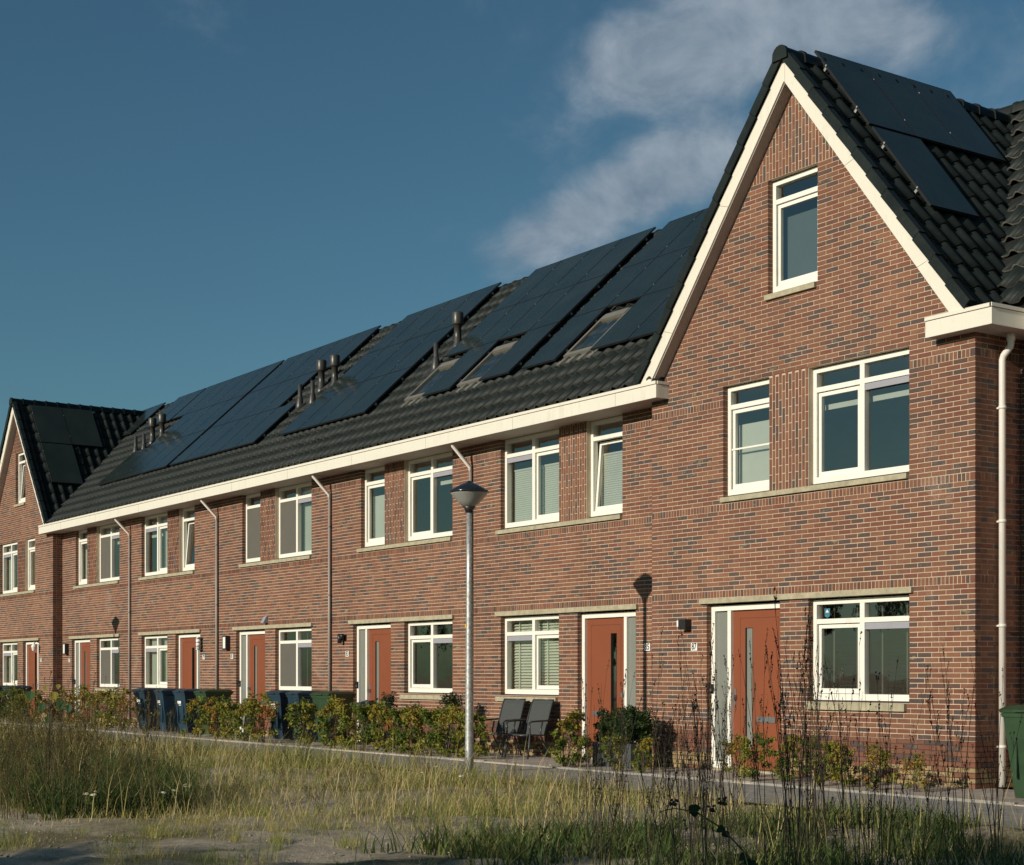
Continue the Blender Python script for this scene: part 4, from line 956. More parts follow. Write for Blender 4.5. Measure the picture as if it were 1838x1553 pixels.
# ------------------------------------------------------------------ wheelie bins
def bin_proto(matn):
    t = empty('wheelie_bin', (0, 0, 0)); mb = MB()
    # front is -y
    lo, hi = (0.20, 0.22), (0.275, 0.30)
    def ring(z, a, b, yo): return [(-a, -b + yo, z), (a, -b + yo, z), (a, b + yo, z), (-a, b + yo, z)]
    R = [ring(0.03, 0.20, 0.21, 0.02), ring(0.10, 0.205, 0.22, 0.02), ring(0.90, 0.27, 0.30, 0), ring(0.905, 0.285, 0.315, 0), ring(0.95, 0.287, 0.317, 0)]
    for r_ in R: mb.v.extend(r_)
    for i in range(len(R) - 1):
        for k in range(4): mb.idx((i * 4 + k, i * 4 + (k + 1) % 4, (i + 1) * 4 + (k + 1) % 4, (i + 1) * 4 + k))
    mb.idx((3, 2, 1, 0)); mb.idx((16, 17, 18, 19))
    mb.box(-0.15, -0.12, -0.278, -0.245, 0.25, 0.85); mb.box(0.12, 0.15, -0.278, -0.245, 0.25, 0.85)
    mb.build('body', [matn], t)
    mb = MB(); mb.v.extend(ring(0.952, 0.295, 0.33, -0.005) + ring(0.985, 0.30, 0.335, -0.005) + ring(1.02, 0.27, 0.28, 0.03) + ring(1.035, 0.20, 0.19, 0.06))
    for i in range(3):
        for k in range(4): mb.idx((i * 4 + k, i * 4 + (k + 1) % 4, (i + 1) * 4 + (k + 1) % 4, (i + 1) * 4 + k))
    mb.idx((12, 13, 14, 15)); mb.idx((3, 2, 1, 0)); mb.box(-0.10, 0.10, -0.36, -0.335, 0.96, 0.985)
    mb.build('lid', [matn], t)
    mb = MB(); mb.tube([(-0.24, 0.36, 0.965), (0.24, 0.36, 0.965)], 0.018, 8); mb.box(-0.25, -0.21, 0.30, 0.37, 0.94, 0.985); mb.box(0.21, 0.25, 0.30, 0.37, 0.94, 0.985); mb.build('handle', [matn], t)
    for s in (-1, 1):
        mb = MB(); mb.tube([(s * 0.20, 0.26, 0.10), (s * 0.26, 0.26, 0.10)], 0.10, 16, sm=False); mb.build('wheel', ['black_plastic'], t)
    mb = MB(); mb.face([(-0.09, -0.305, 0.70), (0.09, -0.305, 0.70), (0.09, -0.310, 0.76), (-0.09, -0.310, 0.76)]); mb.box(-0.06, 0.06, -0.29, -0.285, 0.66, 0.675)
    mb.build('emblem', ['plate_white'], t) if matn == 'blue_bin' else None
    return t
blue0 = bin_proto('blue_bin'); green0 = bin_proto('green_bin'); used = set()
def put_bin(proto, x, y, rz, label):
    b = proto if proto.name not in used else copy_tree(proto); used.add(proto.name)
    b.location = (x, y, 0.005); b.rotation_euler = (0, 0, rz); tag(b, label, 'bin', 'wheelie bins along the fronts')
put_bin(blue0, -24.45, -0.50, 0.10, 'blue wheelie bin at the weedy end of the trio')
put_bin(blue0, -22.85, -0.62, -0.06, 'blue wheelie bin in the middle of the trio')
put_bin(blue0, -21.85, -0.55, 0.05, 'blue wheelie bin touching the green one by a red door')
put_bin(green0, -20.72, -0.52, 0.03, 'green wheelie bin beside the three blue ones')
put_bin(blue0, -17.55, -0.30, 0.07, 'dark blue wheelie bin with sagging lid under the screened window')
put_bin(blue0, -16.55, -0.34, -0.04, 'second dark blue wheelie bin, between its twin and a green bin')
put_bin(green0, -15.28, -0.42, 0.16, 'green wheelie bin beside the frosted sidelight of a red door')
put_bin(green0, 1.60, -0.86, 0.05, 'green wheelie bin by the white downpipe at the right edge')
put_bin(green0, -36.2, -0.5, 0.0, 'green wheelie bin in front of the distant gable house')
put_bin(blue0, -34.6, -0.55, 0.1, 'blue wheelie bin in front of the distant gable house door')
blue0.parent = None

# ------------------------------------------------------------------ garden chairs
def chair_proto():
    t = empty('garden_chair', (0, 0, 0))
    def sheet(name, pts, w):
        mb = MB(); n = len(pts)
        for i in range(n - 1):
            a, b = pts[i], pts[i + 1]; mb.face([(-w, a[0], a[1]), (w, a[0], a[1]), (w, b[0], b[1]), (-w, b[0], b[1])], 0, 0, True)
            mb.face([(-w, b[0] + 0.006, b[1] - 0.006), (w, b[0] + 0.006, b[1] - 0.006), (w, a[0] + 0.006, a[1] - 0.006), (-w, a[0] + 0.006, a[1] - 0.006)], 0, 0, True)
        mb.build(name, ['chair_fabric'], t)
    sheet('backrest', [(0.16, 0.43), (0.20, 0.55), (0.27, 0.75), (0.36, 0.98), (0.40, 1.05)], 0.24)
    sheet('seat', [(-0.30, 0.42), (-0.27, 0.445), (-0.1, 0.43), (0.10, 0.42), (0.16, 0.43)], 0.24)
    for s in (-1, 1):
        x = 0.255 * s
        mb = MB(); mb.tube([(x, 0.41, 1.06), (x, 0.36, 0.98), (x, 0.27, 0.75), (x, 0.20, 0.55), (x, 0.15, 0.42), (x, 0.0, 0.42), (x, -0.28, 0.44), (x, -0.31, 0.42)], 0.014, 8); mb.build('side_rail', ['chair_metal'], t)
        x2 = 0.285 * s
        mb = MB(); mb.tube([(x2, 0.29, 0.70), (x2, 0.20, 0.685), (x2, -0.02, 0.68), (x2, -0.22, 0.675), (x2, -0.28, 0.65)], 0.017, 8); mb.build('armrest', ['chair_metal'], t)
        mb = MB(); mb.tube([(x2, -0.28, 0.65), (x2, -0.275, 0.55), (x2, -0.27, 0.42), (x2, -0.29, 0.22), (x2, -0.33, 0.0)], 0.017, 8); mb.build('leg', ['chair_metal'], t)
        mb = MB(); mb.tube([(x, 0.10, 0.66), (x, 0.05, 0.50), (x, 0.06, 0.40), (x, 0.20, 0.18), (x, 0.30, 0.0)], 0.015, 8); mb.build('leg', ['chair_metal'], t)
    mb = MB(); mb.tube([(-0.255, -0.29, 0.42), (0.255, -0.29, 0.42)], 0.013, 8); mb.tube([(-0.255, 0.41, 1.06), (0.255, 0.41, 1.06)], 0.013, 8); mb.build('crossbar', ['chair_metal'], t)
    return t
ch = chair_proto(); ch.location = (-9.62, -0.28, 0.005); ch.rotation_euler = (0, 0, 0.30); tag(ch, 'dark grey garden chair half hidden behind the hedge', 'chair', 'garden chairs under the window')
ch.scale = (0.88, 0.9, 0.89)
c2 = copy_tree(ch); c2.location = (-8.86, -0.26, 0.005); c2.rotation_euler = (0, 0, 0.22); tag(c2, 'dark grey garden chair standing nearer the red door', 'chair', 'garden chairs under the window')

# ------------------------------------------------------------------ plants
def leaves(n, centre, rad, size, seed, tlo=0.0, thi=1.0, shell=0.0, zsquash=1.0):
    r = np.random.default_rng(seed)
    d = r.standard_normal((n, 3)); d /= np.linalg.norm(d, axis=1)[:, None]
    q = (shell + (1 - shell) * r.random(n) ** (1 / 2.2))[:, None]
    lump = 0.78 + 0.32 * np.sin(d[:, 0] * 5 + seed) * np.sin(d[:, 1] * 4 + 2 * seed) + 0.15 * np.sin(d[:, 2] * 9 + seed)
    P = np.array(centre) + d * q * lump[:, None] * np.array(rad)
    a = r.standard_normal((n, 3)); a /= np.linalg.norm(a, axis=1)[:, None]
    b = np.cross(a, r.standard_normal((n, 3))); b /= np.linalg.norm(b, axis=1)[:, None]
    s = size * (0.6 + 0.8 * r.random(n))[:, None]
    V = np.stack([P - a * s, P + b * s * 0.55, P + a * s, P - b * s * 0.55], 1).reshape(-1, 3)
    F = np.arange(4 * n).reshape(n, 4); t = tlo + (thi - tlo) * r.random(n)
    return V, F, t
def stems(mb, n, h, spread, seed, r0=0.008, lean=0.0, t=0.5):
    r = random.Random(seed); tips = []
    for k in range(n):
        a = r.uniform(0, 6.28); s = r.uniform(0.2, 1) * spread; hh = h * r.uniform(0.75, 1.05)
        p = [(r.uniform(-1, 1) * spread * 0.25, r.uniform(-1, 1) * spread * 0.25, -0.03)]
        for q in (0.35, 0.7, 1.0): p.append((p[0][0] + math.cos(a) * s * q ** 1.4 + r.uniform(-.01, .01), p[0][1] + math.sin(a) * s * q ** 1.4, hh * q))
        mb.tube(p, [r0, r0 * 0.8, r0 * 0.55, r0 * 0.2], 4, 0, t, cap=False); tips.append(p)
    return tips
def shrub_proto(seed, h=0.8, w=0.34, n=1500, mat='hedge_leaf', tlo=0.0, thi=0.74):
    t = empty('hedge_shrub', (0, 0, 0)); mb = MB(); tips = stems(mb, 9, h * 1.05, w * 0.8, seed); mb.build('stem', ['bark'], t)
    Vs, Fs, Ts = [], [], []; r = random.Random(seed); off = 0
    sprays = [(r.uniform(-w, w) * 0.8, r.uniform(-w, w) * 0.7, h * r.uniform(0.12, 0.9)) for _ in range(16)] + [(p[-1][0], p[-1][1], p[-1][2] * 0.97) for p in tips]
    for k, c in enumerate(sprays):
        base = r.random(); rr = w * r.uniform(0.28, 0.48)
        V, F, T = leaves(n // len(sprays), c, (rr, rr, rr * 0.8), 0.030, seed * 31 + k, max(0, tlo + (base - 0.30) * (thi - tlo)), min(1, tlo + (base + 0.25) * (thi - tlo)))
        Vs.append(V); Fs.append(F + off); Ts.append(T); off += len(V)
    link('foliage', np_mesh('foliage', np.concatenate(Vs), np.concatenate(Fs), [mat], np.concatenate(Ts)), t); return t
SH = [shrub_proto(1), shrub_proto(2, thi=0.6), None, shrub_proto(4, w=0.38, n=1900, thi=0.52), shrub_proto(5, tlo=0.3, thi=1.0, n=950)]
su = set()
def put_shrub(k, x, y, sc, rz, label, group='young hedge shrubs along the kerb', sz=None):
    s = SH[k] if k not in su else copy_tree(SH[k]); su.add(k)
    s.location = (x, y, 0.0); s.scale = (sc, sc, sz or sc); s.rotation_euler = (0, 0, rz); tag(s, label, 'shrub', group)
shr = [(-20.15, 0, .95, 'mottled green shrub in front of the blue bins'), (-19.12, 4, 1.0, 'rust tinged shrub in front of the green bin by the blue trio'), (-18.30, 1, .95, 'green shrub at the foot of a red door beside the bins'),
       (-17.45, 0, .95, 'shrub left of the dark gap under the blue lids'), (-16.6, 4, 1.1, 'tall reddish shrub before the screened window house door'), (-14.75, 1, 1.0, 'green shrub in front of the second pair of blue bins'),
       (-13.75, 0, 1.05, 'yellowing shrub in front of the green bin by the lamp side door'), (-13.05, 1, .95, 'shrub across the white door frame behind the lamp'),
       (-12.45, 3, 1.0, 'bushy green shrub beside the red door left of the lamp'), (-11.95, 0, .95, 'ochre shrub in the hedge under the lamp side window'), (-11.4, 3, .95, 'dense shrub in the middle of the hedge under the window'),
       (-10.9, 0, .9, 'shrub in the hedge directly left of the lamp pole'), (-10.35, 3, .95, 'shrub in the hedge just behind the lamp pole'), (-9.75, 0, .95, 'shrub right of the lamp pole in the hedge'), (-9.15, 1, .92, 'yellow green shrub in front of the half hidden chair'),
       (-6.55, 0, .92, 'shrub left of the red door of the chair house'), (-6.3, 3, .55, 'low shrub at the foot of the red door by the planters'), (-5.2, 1, .6, 'yellow shrub in front of the dark planters'), (-4.75, 0, .55, 'shrub between the planters and the nearest house door'),
       (-3.25, 4, .62, 'sparse shrub at the sidelight of the nearest door'), (-2.62, 1, .68, 'green shrub before the nearest red door'), (-2.28, 0, .66, 'shrub at the right jamb of the nearest red door'), (-1.5, 1, .68, 'yellow green shrub under the nearest window'),
       (-1.15, 0, .6, 'shrub under the right half of the nearest window'), (-0.55, 4, .6, 'bare reddish shrub near the house corner'), (-0.1, 4, .5, 'sparse twiggy shrub closest to the house corner')]
for i, (x, k, sc, lb) in enumerate(shr): put_shrub(k, x, -1.22 + rng.uniform(-0.12, 0.12) + (0.25 if x > -4 else 0), sc, rng.uniform(0, 6.28), lb)
for x, k, sc, lb in ((-33.0, 3, 1.15, 'bright green shrub at the far left edge'), (-32.2, 1, 1.0, 'green shrub next to the far left one'), (-31.0, 0, 1.0, 'shrub by the far blue bin'), (-28.4, 4, 1.1, 'brown shrub behind the dry weeds'), (-26.9, 4, 1.2, 'orange brown shrub in front of the end house window'), (-25.6, 0, 1.1, 'golden shrub left of the blue bins'), (-24.5, 4, 1.15, 'rusty shrub touching the first blue bin')):
    put_shrub(k, x, -1.2, sc, rng.uniform(0, 6.28), lb)
def standard_tree(x, y, zc, r, label, mat='olive_leaf', n=900, leafs=0.022):
    t = empty('potted_tree', (x, y, 0.004)); tag(t, label, 'potted tree')
    mb = MB(); mb.lathe([(0.10, 0.0), (0.13, 0.02), (0.165, 0.30), (0.17, 0.32), (0.15, 0.32), (0.145, 0.29)], (0, 0, 0), 20); mb.build('pot', ['terracotta'], t)
    mb = MB(); mb.tube([(0, 0, 0.25), (0.01, 0, 0.5), (0, 0.01, zc)], [0.016, 0.013, 0.008], 6); mb.build('trunk', ['bark'], t)
    V, F, T = leaves(n, (0, 0, zc), (r, r, r * 0.85), leafs, int(-x * 10)); link('crown', np_mesh('crown', V, F, [mat], T), t)
standard_tree(-11.05, -0.35, 0.90, 0.24, 'round clipped little tree beside the lamp pole')
standard_tree(-13.25, -0.35, 0.86, 0.21, 'small round tree in front of the red door left of the lamp')
def box_ball(x, y, zc, r, label):
    t = empty('potted_box_ball', (x, y, 0.004)); tag(t, label, 'potted shrub')
    mb = MB(); w = 0.2; mb.box(-w, w, -w, -w + 0.025, 0, 0.36); mb.box(-w, w, w - 0.025, w, 0, 0.36); mb.box(-w, -w + 0.025, -w + 0.025, w - 0.025, 0, 0.36); mb.box(w - 0.025, w, -w + 0.025, w - 0.025, 0, 0.36); mb.box(-w + 0.025, w - 0.025, -w + 0.025, w - 0.025, 0.02, 0.32)
    mb.build('planter', ['planter_grey'], t)
    V, F, T = leaves(5200, (0, 0, zc), (r * 1.25, r * 1.25, r * 1.2), 0.019, int(-x * 7), shell=0.55); link('crown', np_mesh('crown', V, F, ['dark_leaf'], T), t)
box_ball(-6.30, -0.55, 0.56, 0.24, 'dark green clipped ball in the planter nearer the letterbox')
box_ball(-5.70, -0.62, 0.62, 0.26, 'dark green clipped ball in the planter under the house number')

# weeds ------------------------------------------------------------
def weed_mesh(seed, h, nst, mat, spread=0.16, branch=10, seedheads=True):
    r = random.Random(seed); mb = MB()
    for k in range(nst):
        a = r.uniform(0, 6.28); s = r.uniform(0.1, 1) * spread * 1.6; hh = h * r.uniform(0.6, 1.05); bx, by = r.uniform(-spread, spread) * 0.6, r.uniform(-spread, spread) * 0.6
        pts = []; wob = r.uniform(-0.03, 0.03)
        for q in (0, 0.25, 0.5, 0.75, 1.0): pts.append((bx + math.cos(a) * s * q ** 1.6 + wob * math.sin(q * 5), by + math.sin(a) * s * q ** 1.6, -0.03 + hh * q))
        t = r.random() * 0.7; R0 = 0.0036 * h
        mb.tube(pts, [R0, R0 * 0.85, R0 * 0.65, R0 * 0.45, R0 * 0.2], 3, 0, t, cap=False)
        for b in range(branch):
            q = r.uniform(0.45, 1.0); i = min(3, int(q * 4)); f = q * 4 - i; P = Vector(pts[i]).lerp(Vector(pts[i + 1]), f)
            L = (1.15 - q) * 0.22 * h * r.uniform(0.3, 1) + 0.03; aa = r.uniform(0, 6.28); d = Vector((math.cos(aa) * 0.30, math.sin(aa) * 0.30, 0.95)).normalized()
            E_ = P + d * L; mb.tube([tuple(P), tuple(P + d * L * 0.6 + Vector((0, 0, -0.01))), tuple(E_)], [R0 * 0.4, R0 * 0.3, R0 * 0.15], 3, 0, t, cap=False)
            if seedheads:
                for z in range(5):
                    c = P.lerp(E_, r.uniform(0.35, 1.05)); u = Vector((r.uniform(-1, 1), r.uniform(-1, 1), r.uniform(-0.3, 1))).normalized() * r.uniform(0.006, 0.012); v = Vector((r.uniform(-1, 1), r.uniform(-1, 1), r.uniform(-1, 1))).normalized() * 0.0045
                    mb.face([tuple(c - u), tuple(c + v), tuple(c + u), tuple(c - v)], 0, min(1, t + r.uniform(-.2, .3)))
    return mb.mesh('dried_weed', [mat])
WD = [weed_mesh(10 + k, 1.0, 2 + k % 3, 'dead_stalk', spread=0.13, branch=5 + k % 3) for k in range(9)]
WT = [weed_mesh(40 + k, 1.0, 6 + k % 3, 'tan_stalk', spread=0.2, branch=7) for k in range(6)]
def ray_pt(lat, t): return CAM + _W * t + _R * (lat * t)
r = random.Random(21)
def weed_spot(r):                                                # a wedge of waste ground left of the path of view to the bins
    while True:
        x = r.uniform(-16.5, -1.5); y = r.uniform(-10.6, -5.6); d = Vector((x, y, 0)) - CAM; t = d.dot(_W)
        if t > 14.5 and d.dot(_R) / t < -0.255 + 0.055 * r.random() ** 2 and d.dot(_R) / t > -0.335: return x, y
for k in range(64):                                              # the dark stand in the right foreground
    lat = r.choice([r.uniform(0.045, 0.12), r.uniform(0.10, 0.30), r.uniform(0.11, 0.28)]); t = r.uniform(8.6, 13.5)
    p = ray_pt(lat, t); o = link('dried_weed', WD[k % 9], None); hgt = r.uniform(0.95, 1.9) * (1.0 if lat < 0.2 else 0.92)
    o.location = (p.x, p.y, -0.05); o.scale = (1.1, 1.1, hgt); o.rotation_euler = (r.uniform(-.08, .08), r.uniform(-.08, .08), r.uniform(0, 6.28))
    tag(o, 'tall dead dark brown weed in the right foreground', 'weed', 'dark dead weeds in the right foreground')
for k in range(92):                                              # the tan stand on the left
    x, y = weed_spot(r)
    o = link('dried_weed', WT[k % 6], None); hgt = r.choice([r.uniform(0.5, 1.0), r.uniform(0.9, 1.5)])
    o.location = (x, y, -0.05); o.scale = (1.2, 1.2, hgt); o.rotation_euler = (r.uniform(-.1, .1), r.uniform(-.1, .1), r.uniform(0, 6.28))
    tag(o, 'dry tan weed in the stand at the left', 'weed', 'dry tan weeds on the left')

for k in range(120):                                             # low dry weeds through the sunlit grass
    x = r.uniform(-20, 1.5); y = r.uniform(-8.4, -3.5)
    o = link('dried_weed', WT[(k * 5) % 6], None); hgt = r.uniform(0.28, 0.58)
    o.location = (x, y, -0.05); o.scale = (0.9, 0.9, hgt); o.rotation_euler = (r.uniform(-.25, .25), r.uniform(-.25, .25), r.uniform(0, 6.28))
    tag(o, 'low straw coloured weed among the sunlit grass', 'weed', 'low dry weeds in the grass')

# grass ------------------------------------------------------------
def vnoise(x, y, s, seed):
    r = np.random.default_rng(seed); G = r.random((64, 64)); u, v = x / s, y / s
    i, j = np.floor(u).astype(int), np.floor(v).astype(int); f, g = u - i, v - j; f = f * f * (3 - 2 * f); g = g * g * (3 - 2 * g)
    a = G[i % 64, j % 64]; b = G[(i + 1) % 64, j % 64]; c = G[i % 64, (j + 1) % 64]; d = G[(i + 1) % 64, (j + 1) % 64]
    return (a * (1 - f) + b * f) * (1 - g) + (c * (1 - f) + d * f) * g
def blades(X, Y, Hh, Wd, T, seed, lean=0.35):
    n = len(X); r = np.random.default_rng(seed); a = r.random(n) * 2 * np.pi; L = lean * (0.3 + r.random(n)) * Hh
    dx, dy = np.cos(a), np.sin(a); px, py = -dy, dx; V = np.zeros((n, 5, 3))
    for k, (q, w) in enumerate(((0, 1.0), (0, -1.0), (0.55, 0.75), (0.55, -0.75), (1.0, 0))):
        V[:, k, 0] = X + dx * L * q ** 1.8 + px * Wd * w; V[:, k, 1] = Y + dy * L * q ** 1.8 + py * Wd * w; V[:, k, 2] = -0.05 + Hh * q * (1 - 0.12 * q)
    b = np.arange(n)[:, None] * 5
    F = np.concatenate([b + np.array([[0, 1, 2]]), b + np.array([[1, 3, 2]]), b + np.array([[2, 3, 4]])], 0)
    return V.reshape(-1, 3), F, np.concatenate([T, T, T])
def sand_mask(X, Y):                                             # bare sandy track in the near left
    u = (X - 0.6) * 0.80 + (Y + 10.6) * 0.60; v = -(X - 0.6) * 0.60 + (Y + 10.6) * 0.80
    return np.exp(-(u / 5.2) ** 4 - (v / 2.3) ** 4)
def grass():
    r = np.random.default_rng(11); N = 420000
    X = r.uniform(-34, 8, N); Y = -3.15 - 10.5 * r.random(N) ** 0.9
    dx, dy = X - CAM.x, Y - CAM.y; t = dx * _W.x + dy * _W.y; lat = (dx * _R.x + dy * _R.y) / np.maximum(t, 0.1)
    vis = (t > 6) & (lat > -0.36) & (lat < 0.36)
    n1 = vnoise(X, Y, 1.1, 1); n2 = vnoise(X, Y, 0.35, 2); n3 = vnoise(X, Y, 3.0, 5)
    sm = sand_mask(X, Y)
    verge = np.exp(-((Y + 3.6) / 0.8) ** 2)
    dens = np.clip(0.25 + 0.9 * (n1 - 0.35) + 0.5 * (n2 - 0.4) + 0.3 * verge, 0.02, 1) * (1 - 0.93 * sm) + 0.10 * sm * (n2 > 0.72)
    dens *= np.clip(26.0 / np.maximum(t, 1) - 0.25, 0.15, 1.3)
    dens *= np.clip(1.0 - 0.09 * (X + 3.0), 0.4, 1.0)
    k = vis & (r.random(N) < dens * np.clip(0.80 + 0.07 * (Y + 6), 0.45, 0.85))
    X, Y, n1, n2, n3, sm, t = X[k], Y[k], n1[k], n2[k], n3[k], sm[k], t[k]; n = len(X)
    Hh = (0.05 + 0.34 * r.random(n) ** 1.8) * (0.6 + 0.8 * vnoise(X, Y, 0.22, 31)) * np.clip(1.0 - 0.10 * (X + 3.5), 0.45, 1.0) * np.clip(1.0 + 0.09 * (Y + 5.5), 0.55, 1.0) * (0.55 + 0.75 * n1 + 0.35 * n3) * (1 - 0.55 * sm)
    Wd = 0.0012 + 0.0016 * r.random(n) + 0.00007 * t
    T = np.clip(0.14 + 0.5 * n3 + 0.4 * vnoise(X, Y, 0.5, 33) + 1.0 * (r.random(n) - 0.5), 0, 1)
    V, F, T = blades(X, Y, Hh, Wd, T, 5, 0.95)
    o = link('grass', np_mesh('grass', V, F, ['grass_blade'], T), None); tag(o, 'rough yellow green grass on the verge and waste ground', 'grass', kind='stuff')
    C = [(r.uniform(-4, 6), r.uniform(-12.4, -8.2)) for _ in range(120)]; X = []; Y = []; Hh = []; T = []
    for (cx, cy) in C:
        m = int(r.integers(25, 130)); rad = r.uniform(0.05, 0.22); X.append(cx + rad * r.standard_normal(m)); Y.append(cy + rad * 0.8 * r.standard_normal(m)); Hh.append(r.uniform(0.05, 0.20) * (0.4 + r.random(m))); T.append(np.clip(r.uniform(0.15, 0.75) + 0.25 * (r.random(m) - 0.5), 0, 1))
    X, Y, Hh, T = map(np.concatenate, (X, Y, Hh, T)); V, F, T = blades(X, Y, Hh, np.full(len(X), 0.0022), T, 15, 1.1)
    o = link('grass_tufts', np_mesh('grass_tufts', V, F, ['grass_blade'], T), None); tag(o, 'scattered grass tufts on the bare sand', 'grass', kind='stuff')
    # dark green undergrowth at the foot of the left weeds and in the right foreground
    N = 60000; X = np.concatenate([r.uniform(-14, -2.5, N // 2), r.uniform(1.5, 7.5, N // 2)]); Y = np.concatenate([r.uniform(-9.8, -7.0, N // 2) - 0.1 * (X[:N // 2] + 8), r.uniform(-9.2, -3.6, N // 2)])
    lt = ((X - CAM.x) * _R.x + (Y - CAM.y) * _R.y) / ((X - CAM.x) * _W.x + (Y - CAM.y) * _W.y); m = (vnoise(X, Y, 0.7, 9) > 0.42) & ((X > 0) | (lt < -0.20)) & ((X < 0) | (r.random(N) < 0.5)); X, Y = X[m], Y[m]; n = len(X); Hh = (0.12 + 0.30 * r.random(n)) * np.where(X < 0, 1.15, 0.75)
    V, F, T = blades(X, Y, Hh, 0.004 + 0.006 * r.random(n), r.random(n), 6, 0.8)
    o = link('undergrowth', np_mesh('undergrowth', V, F, ['undergrowth_blade'], T), None); tag(o, 'dark green undergrowth at the foot of the dead weeds', 'undergrowth', kind='stuff')
    # long seeding straws
    N = 2600; X = r.uniform(-26, 7, N); Y = r.uniform(-11.5, -3.3, N); keep = (sand_mask(X, Y) < 0.5) & (r.random(N) < 0.9); X, Y = X[keep], Y[keep]; n = len(X)
    V, F, T = blades(X, Y, 0.35 + 0.4 * r.random(n), np.full(n, 0.0035), 0.6 + 0.4 * r.random(n), 8, 0.6)
    o = link('straw', np_mesh('straw', V, F, ['grass_blade'], T), None); tag(o, 'pale dry grass straws standing above the verge', 'dry grass', kind='stuff')
grass()
def pebbles():
    r = np.random.default_rng(77); n = 5200; X = r.uniform(-6, 7, n); Y = r.uniform(-12.8, -3.4, n); R = 0.005 + 0.015 * r.random(n) ** 4
    base = np.array([(1, 0, 0), (-1, 0, 0), (0, 1, 0), (0, -1, 0), (0, 0, 0.7), (0, 0, -0.5)], float); tri = np.array([(0, 2, 4), (2, 1, 4), (1, 3, 4), (3, 0, 4), (2, 0, 5), (1, 2, 5), (3, 1, 5), (0, 3, 5)])
    V = base[None] * R[:, None, None] * (0.6 + 0.8 * r.random((n, 6, 1))); a = r.random(n) * 6.28; c, s_ = np.cos(a)[:, None], np.sin(a)[:, None]
    V = np.stack([V[..., 0] * c - V[..., 1] * s_ + X[:, None], V[..., 0] * s_ + V[..., 1] * c + Y[:, None], V[..., 2] - 0.025 + R[:, None] * 0.3], 2)
    F = (np.arange(n)[:, None, None] * 6 + tri[None]).reshape(-1, 3)
    o = link('pebbles', np_mesh('pebbles', V.reshape(-1, 3), F, ['pebble']), None); tag(o, 'small stones and clods strewn over the sandy ground', 'pebbles', kind='stuff')
pebbles()
def daisy_mesh():
    mb = MB(); mb.tube([(0, 0, 0), (0.01, 0, 0.12), (0.015, 0.005, 0.25)], 0.003, 4, 2, 0.3)
    for k in range(9):
        a = k * 0.698; c, s = math.cos(a), math.sin(a); mb.face([(0.015, 0.005, 0.252), (0.015 + 0.014 * c - 0.006 * s, 0.005 + 0.014 * s + 0.006 * c, 0.258), (0.015 + 0.026 * c, 0.005 + 0.026 * s, 0.25), (0.015 + 0.014 * c + 0.006 * s, 0.005 + 0.014 * s - 0.006 * c, 0.258)], 0)
    mb.lathe([(0.009, 0.252), (0.008, 0.26), (0.002, 0.264)], (0.015, 0.005, 0), 8, 1); return mb.mesh('daisy', ['petal', 'pollen', 'grass_blade'])
DM = daisy_mesh()
for lat, t in ((-0.265, 15.6), (-0.259, 15.5), (-0.262, 15.9), (-0.218, 15.8), (-0.215, 16.1), (-0.202, 16.4), (-0.19, 16.6), (-0.197, 17.0), (-0.045, 20.2), (-0.035, 20.4), (-0.012, 20.0), (0.02, 20.6), (-0.06, 19.0), (-0.03, 18.4)):
    p = ray_pt(lat, t); o = link('daisy', DM, None); o.location = (p.x, p.y, -0.03); o.rotation_euler = (0.3 * math.sin(t * 9), 0.3 * math.cos(t * 7), t * 11); o.scale = (1.3, 1.3, 1.0)
    tag(o, 'small white daisy in the rough grass', 'flower', 'white daisies in the grass')
# broad-leaved sapling on the left and bramble on the right
def heart_leaf(mb, c, d, n, L, t, mi=0):
    c, d, n = Vector(c), Vector(d).normalized(), Vector(n).normalized(); s = d.cross(n).normalized()
    pr = [(0, 0), (0.05, 0.28), (0.25, 0.40), (0.5, 0.36), (0.8, 0.16), (1.0, 0)]
    left = [c + d * (a * L) + s * (b * L) + n * (0.10 * L * b) for a, b in pr]; right = [c + d * (a * L) - s * (b * L) + n * (0.10 * L * b) for a, b in pr]; mid = [c + d * (a * L) for a, b in pr]
    for i in range(len(pr) - 1):
        mb.face([tuple(mid[i]), tuple(left[i]), tuple(left[i + 1]), tuple(mid[i + 1])], mi, t, True); mb.face([tuple(mid[i + 1]), tuple(right[i + 1]), tuple(right[i]), tuple(mid[i])], mi, t, True)
p = ray_pt(-0.288, 17.5); sp = empty('leafy_sapling', (p.x, p.y, -0.03)); sp.scale = (1.15, 1.15, 1.0); tag(sp, 'sapling with broad green and yellow leaves at the left', 'sapling')
mb = MB(); mb.tube([(0, 0, 0), (0.02, 0.01, 0.5), (-0.03, 0.02, 0.95), (0.03, 0.04, 1.28)], [0.009, 0.008, 0.006, 0.003], 5); mb.tube([(0, 0.01, 0.8), (0.10, 0.12, 1.15)], [0.005, 0.002], 4); mb.tube([(-0.01, 0.02, 0.75), (-0.13, -0.1, 1.12)], [0.005, 0.002], 4); mb.build('stem', ['bark'], sp)
for (lx, z, t, L) in ((-0.16, 1.16, 0.2, 0.11), (0.06, 1.15, 0.95, 0.115), (0.13, 1.06, 0.15, 0.12), (-0.05, 1.04, 0.1, 0.09), (0.20, 1.02, 0.1, 0.09), (-0.02, 1.24, 1.0, 0.06), (0.10, 1.26, 0.9, 0.06), (0.0, 0.9, 0.2, 0.08)):
    mb = MB(); c = _R * lx; heart_leaf(mb, (c.x, c.y, z + L / 2), (0.1 * lx, -0.1, -1), -_W + Vector((0.2 * math.sin(z * 30), 0, 0.25)), L, t); mb.build('leaf', ['broad_leaf'], sp)
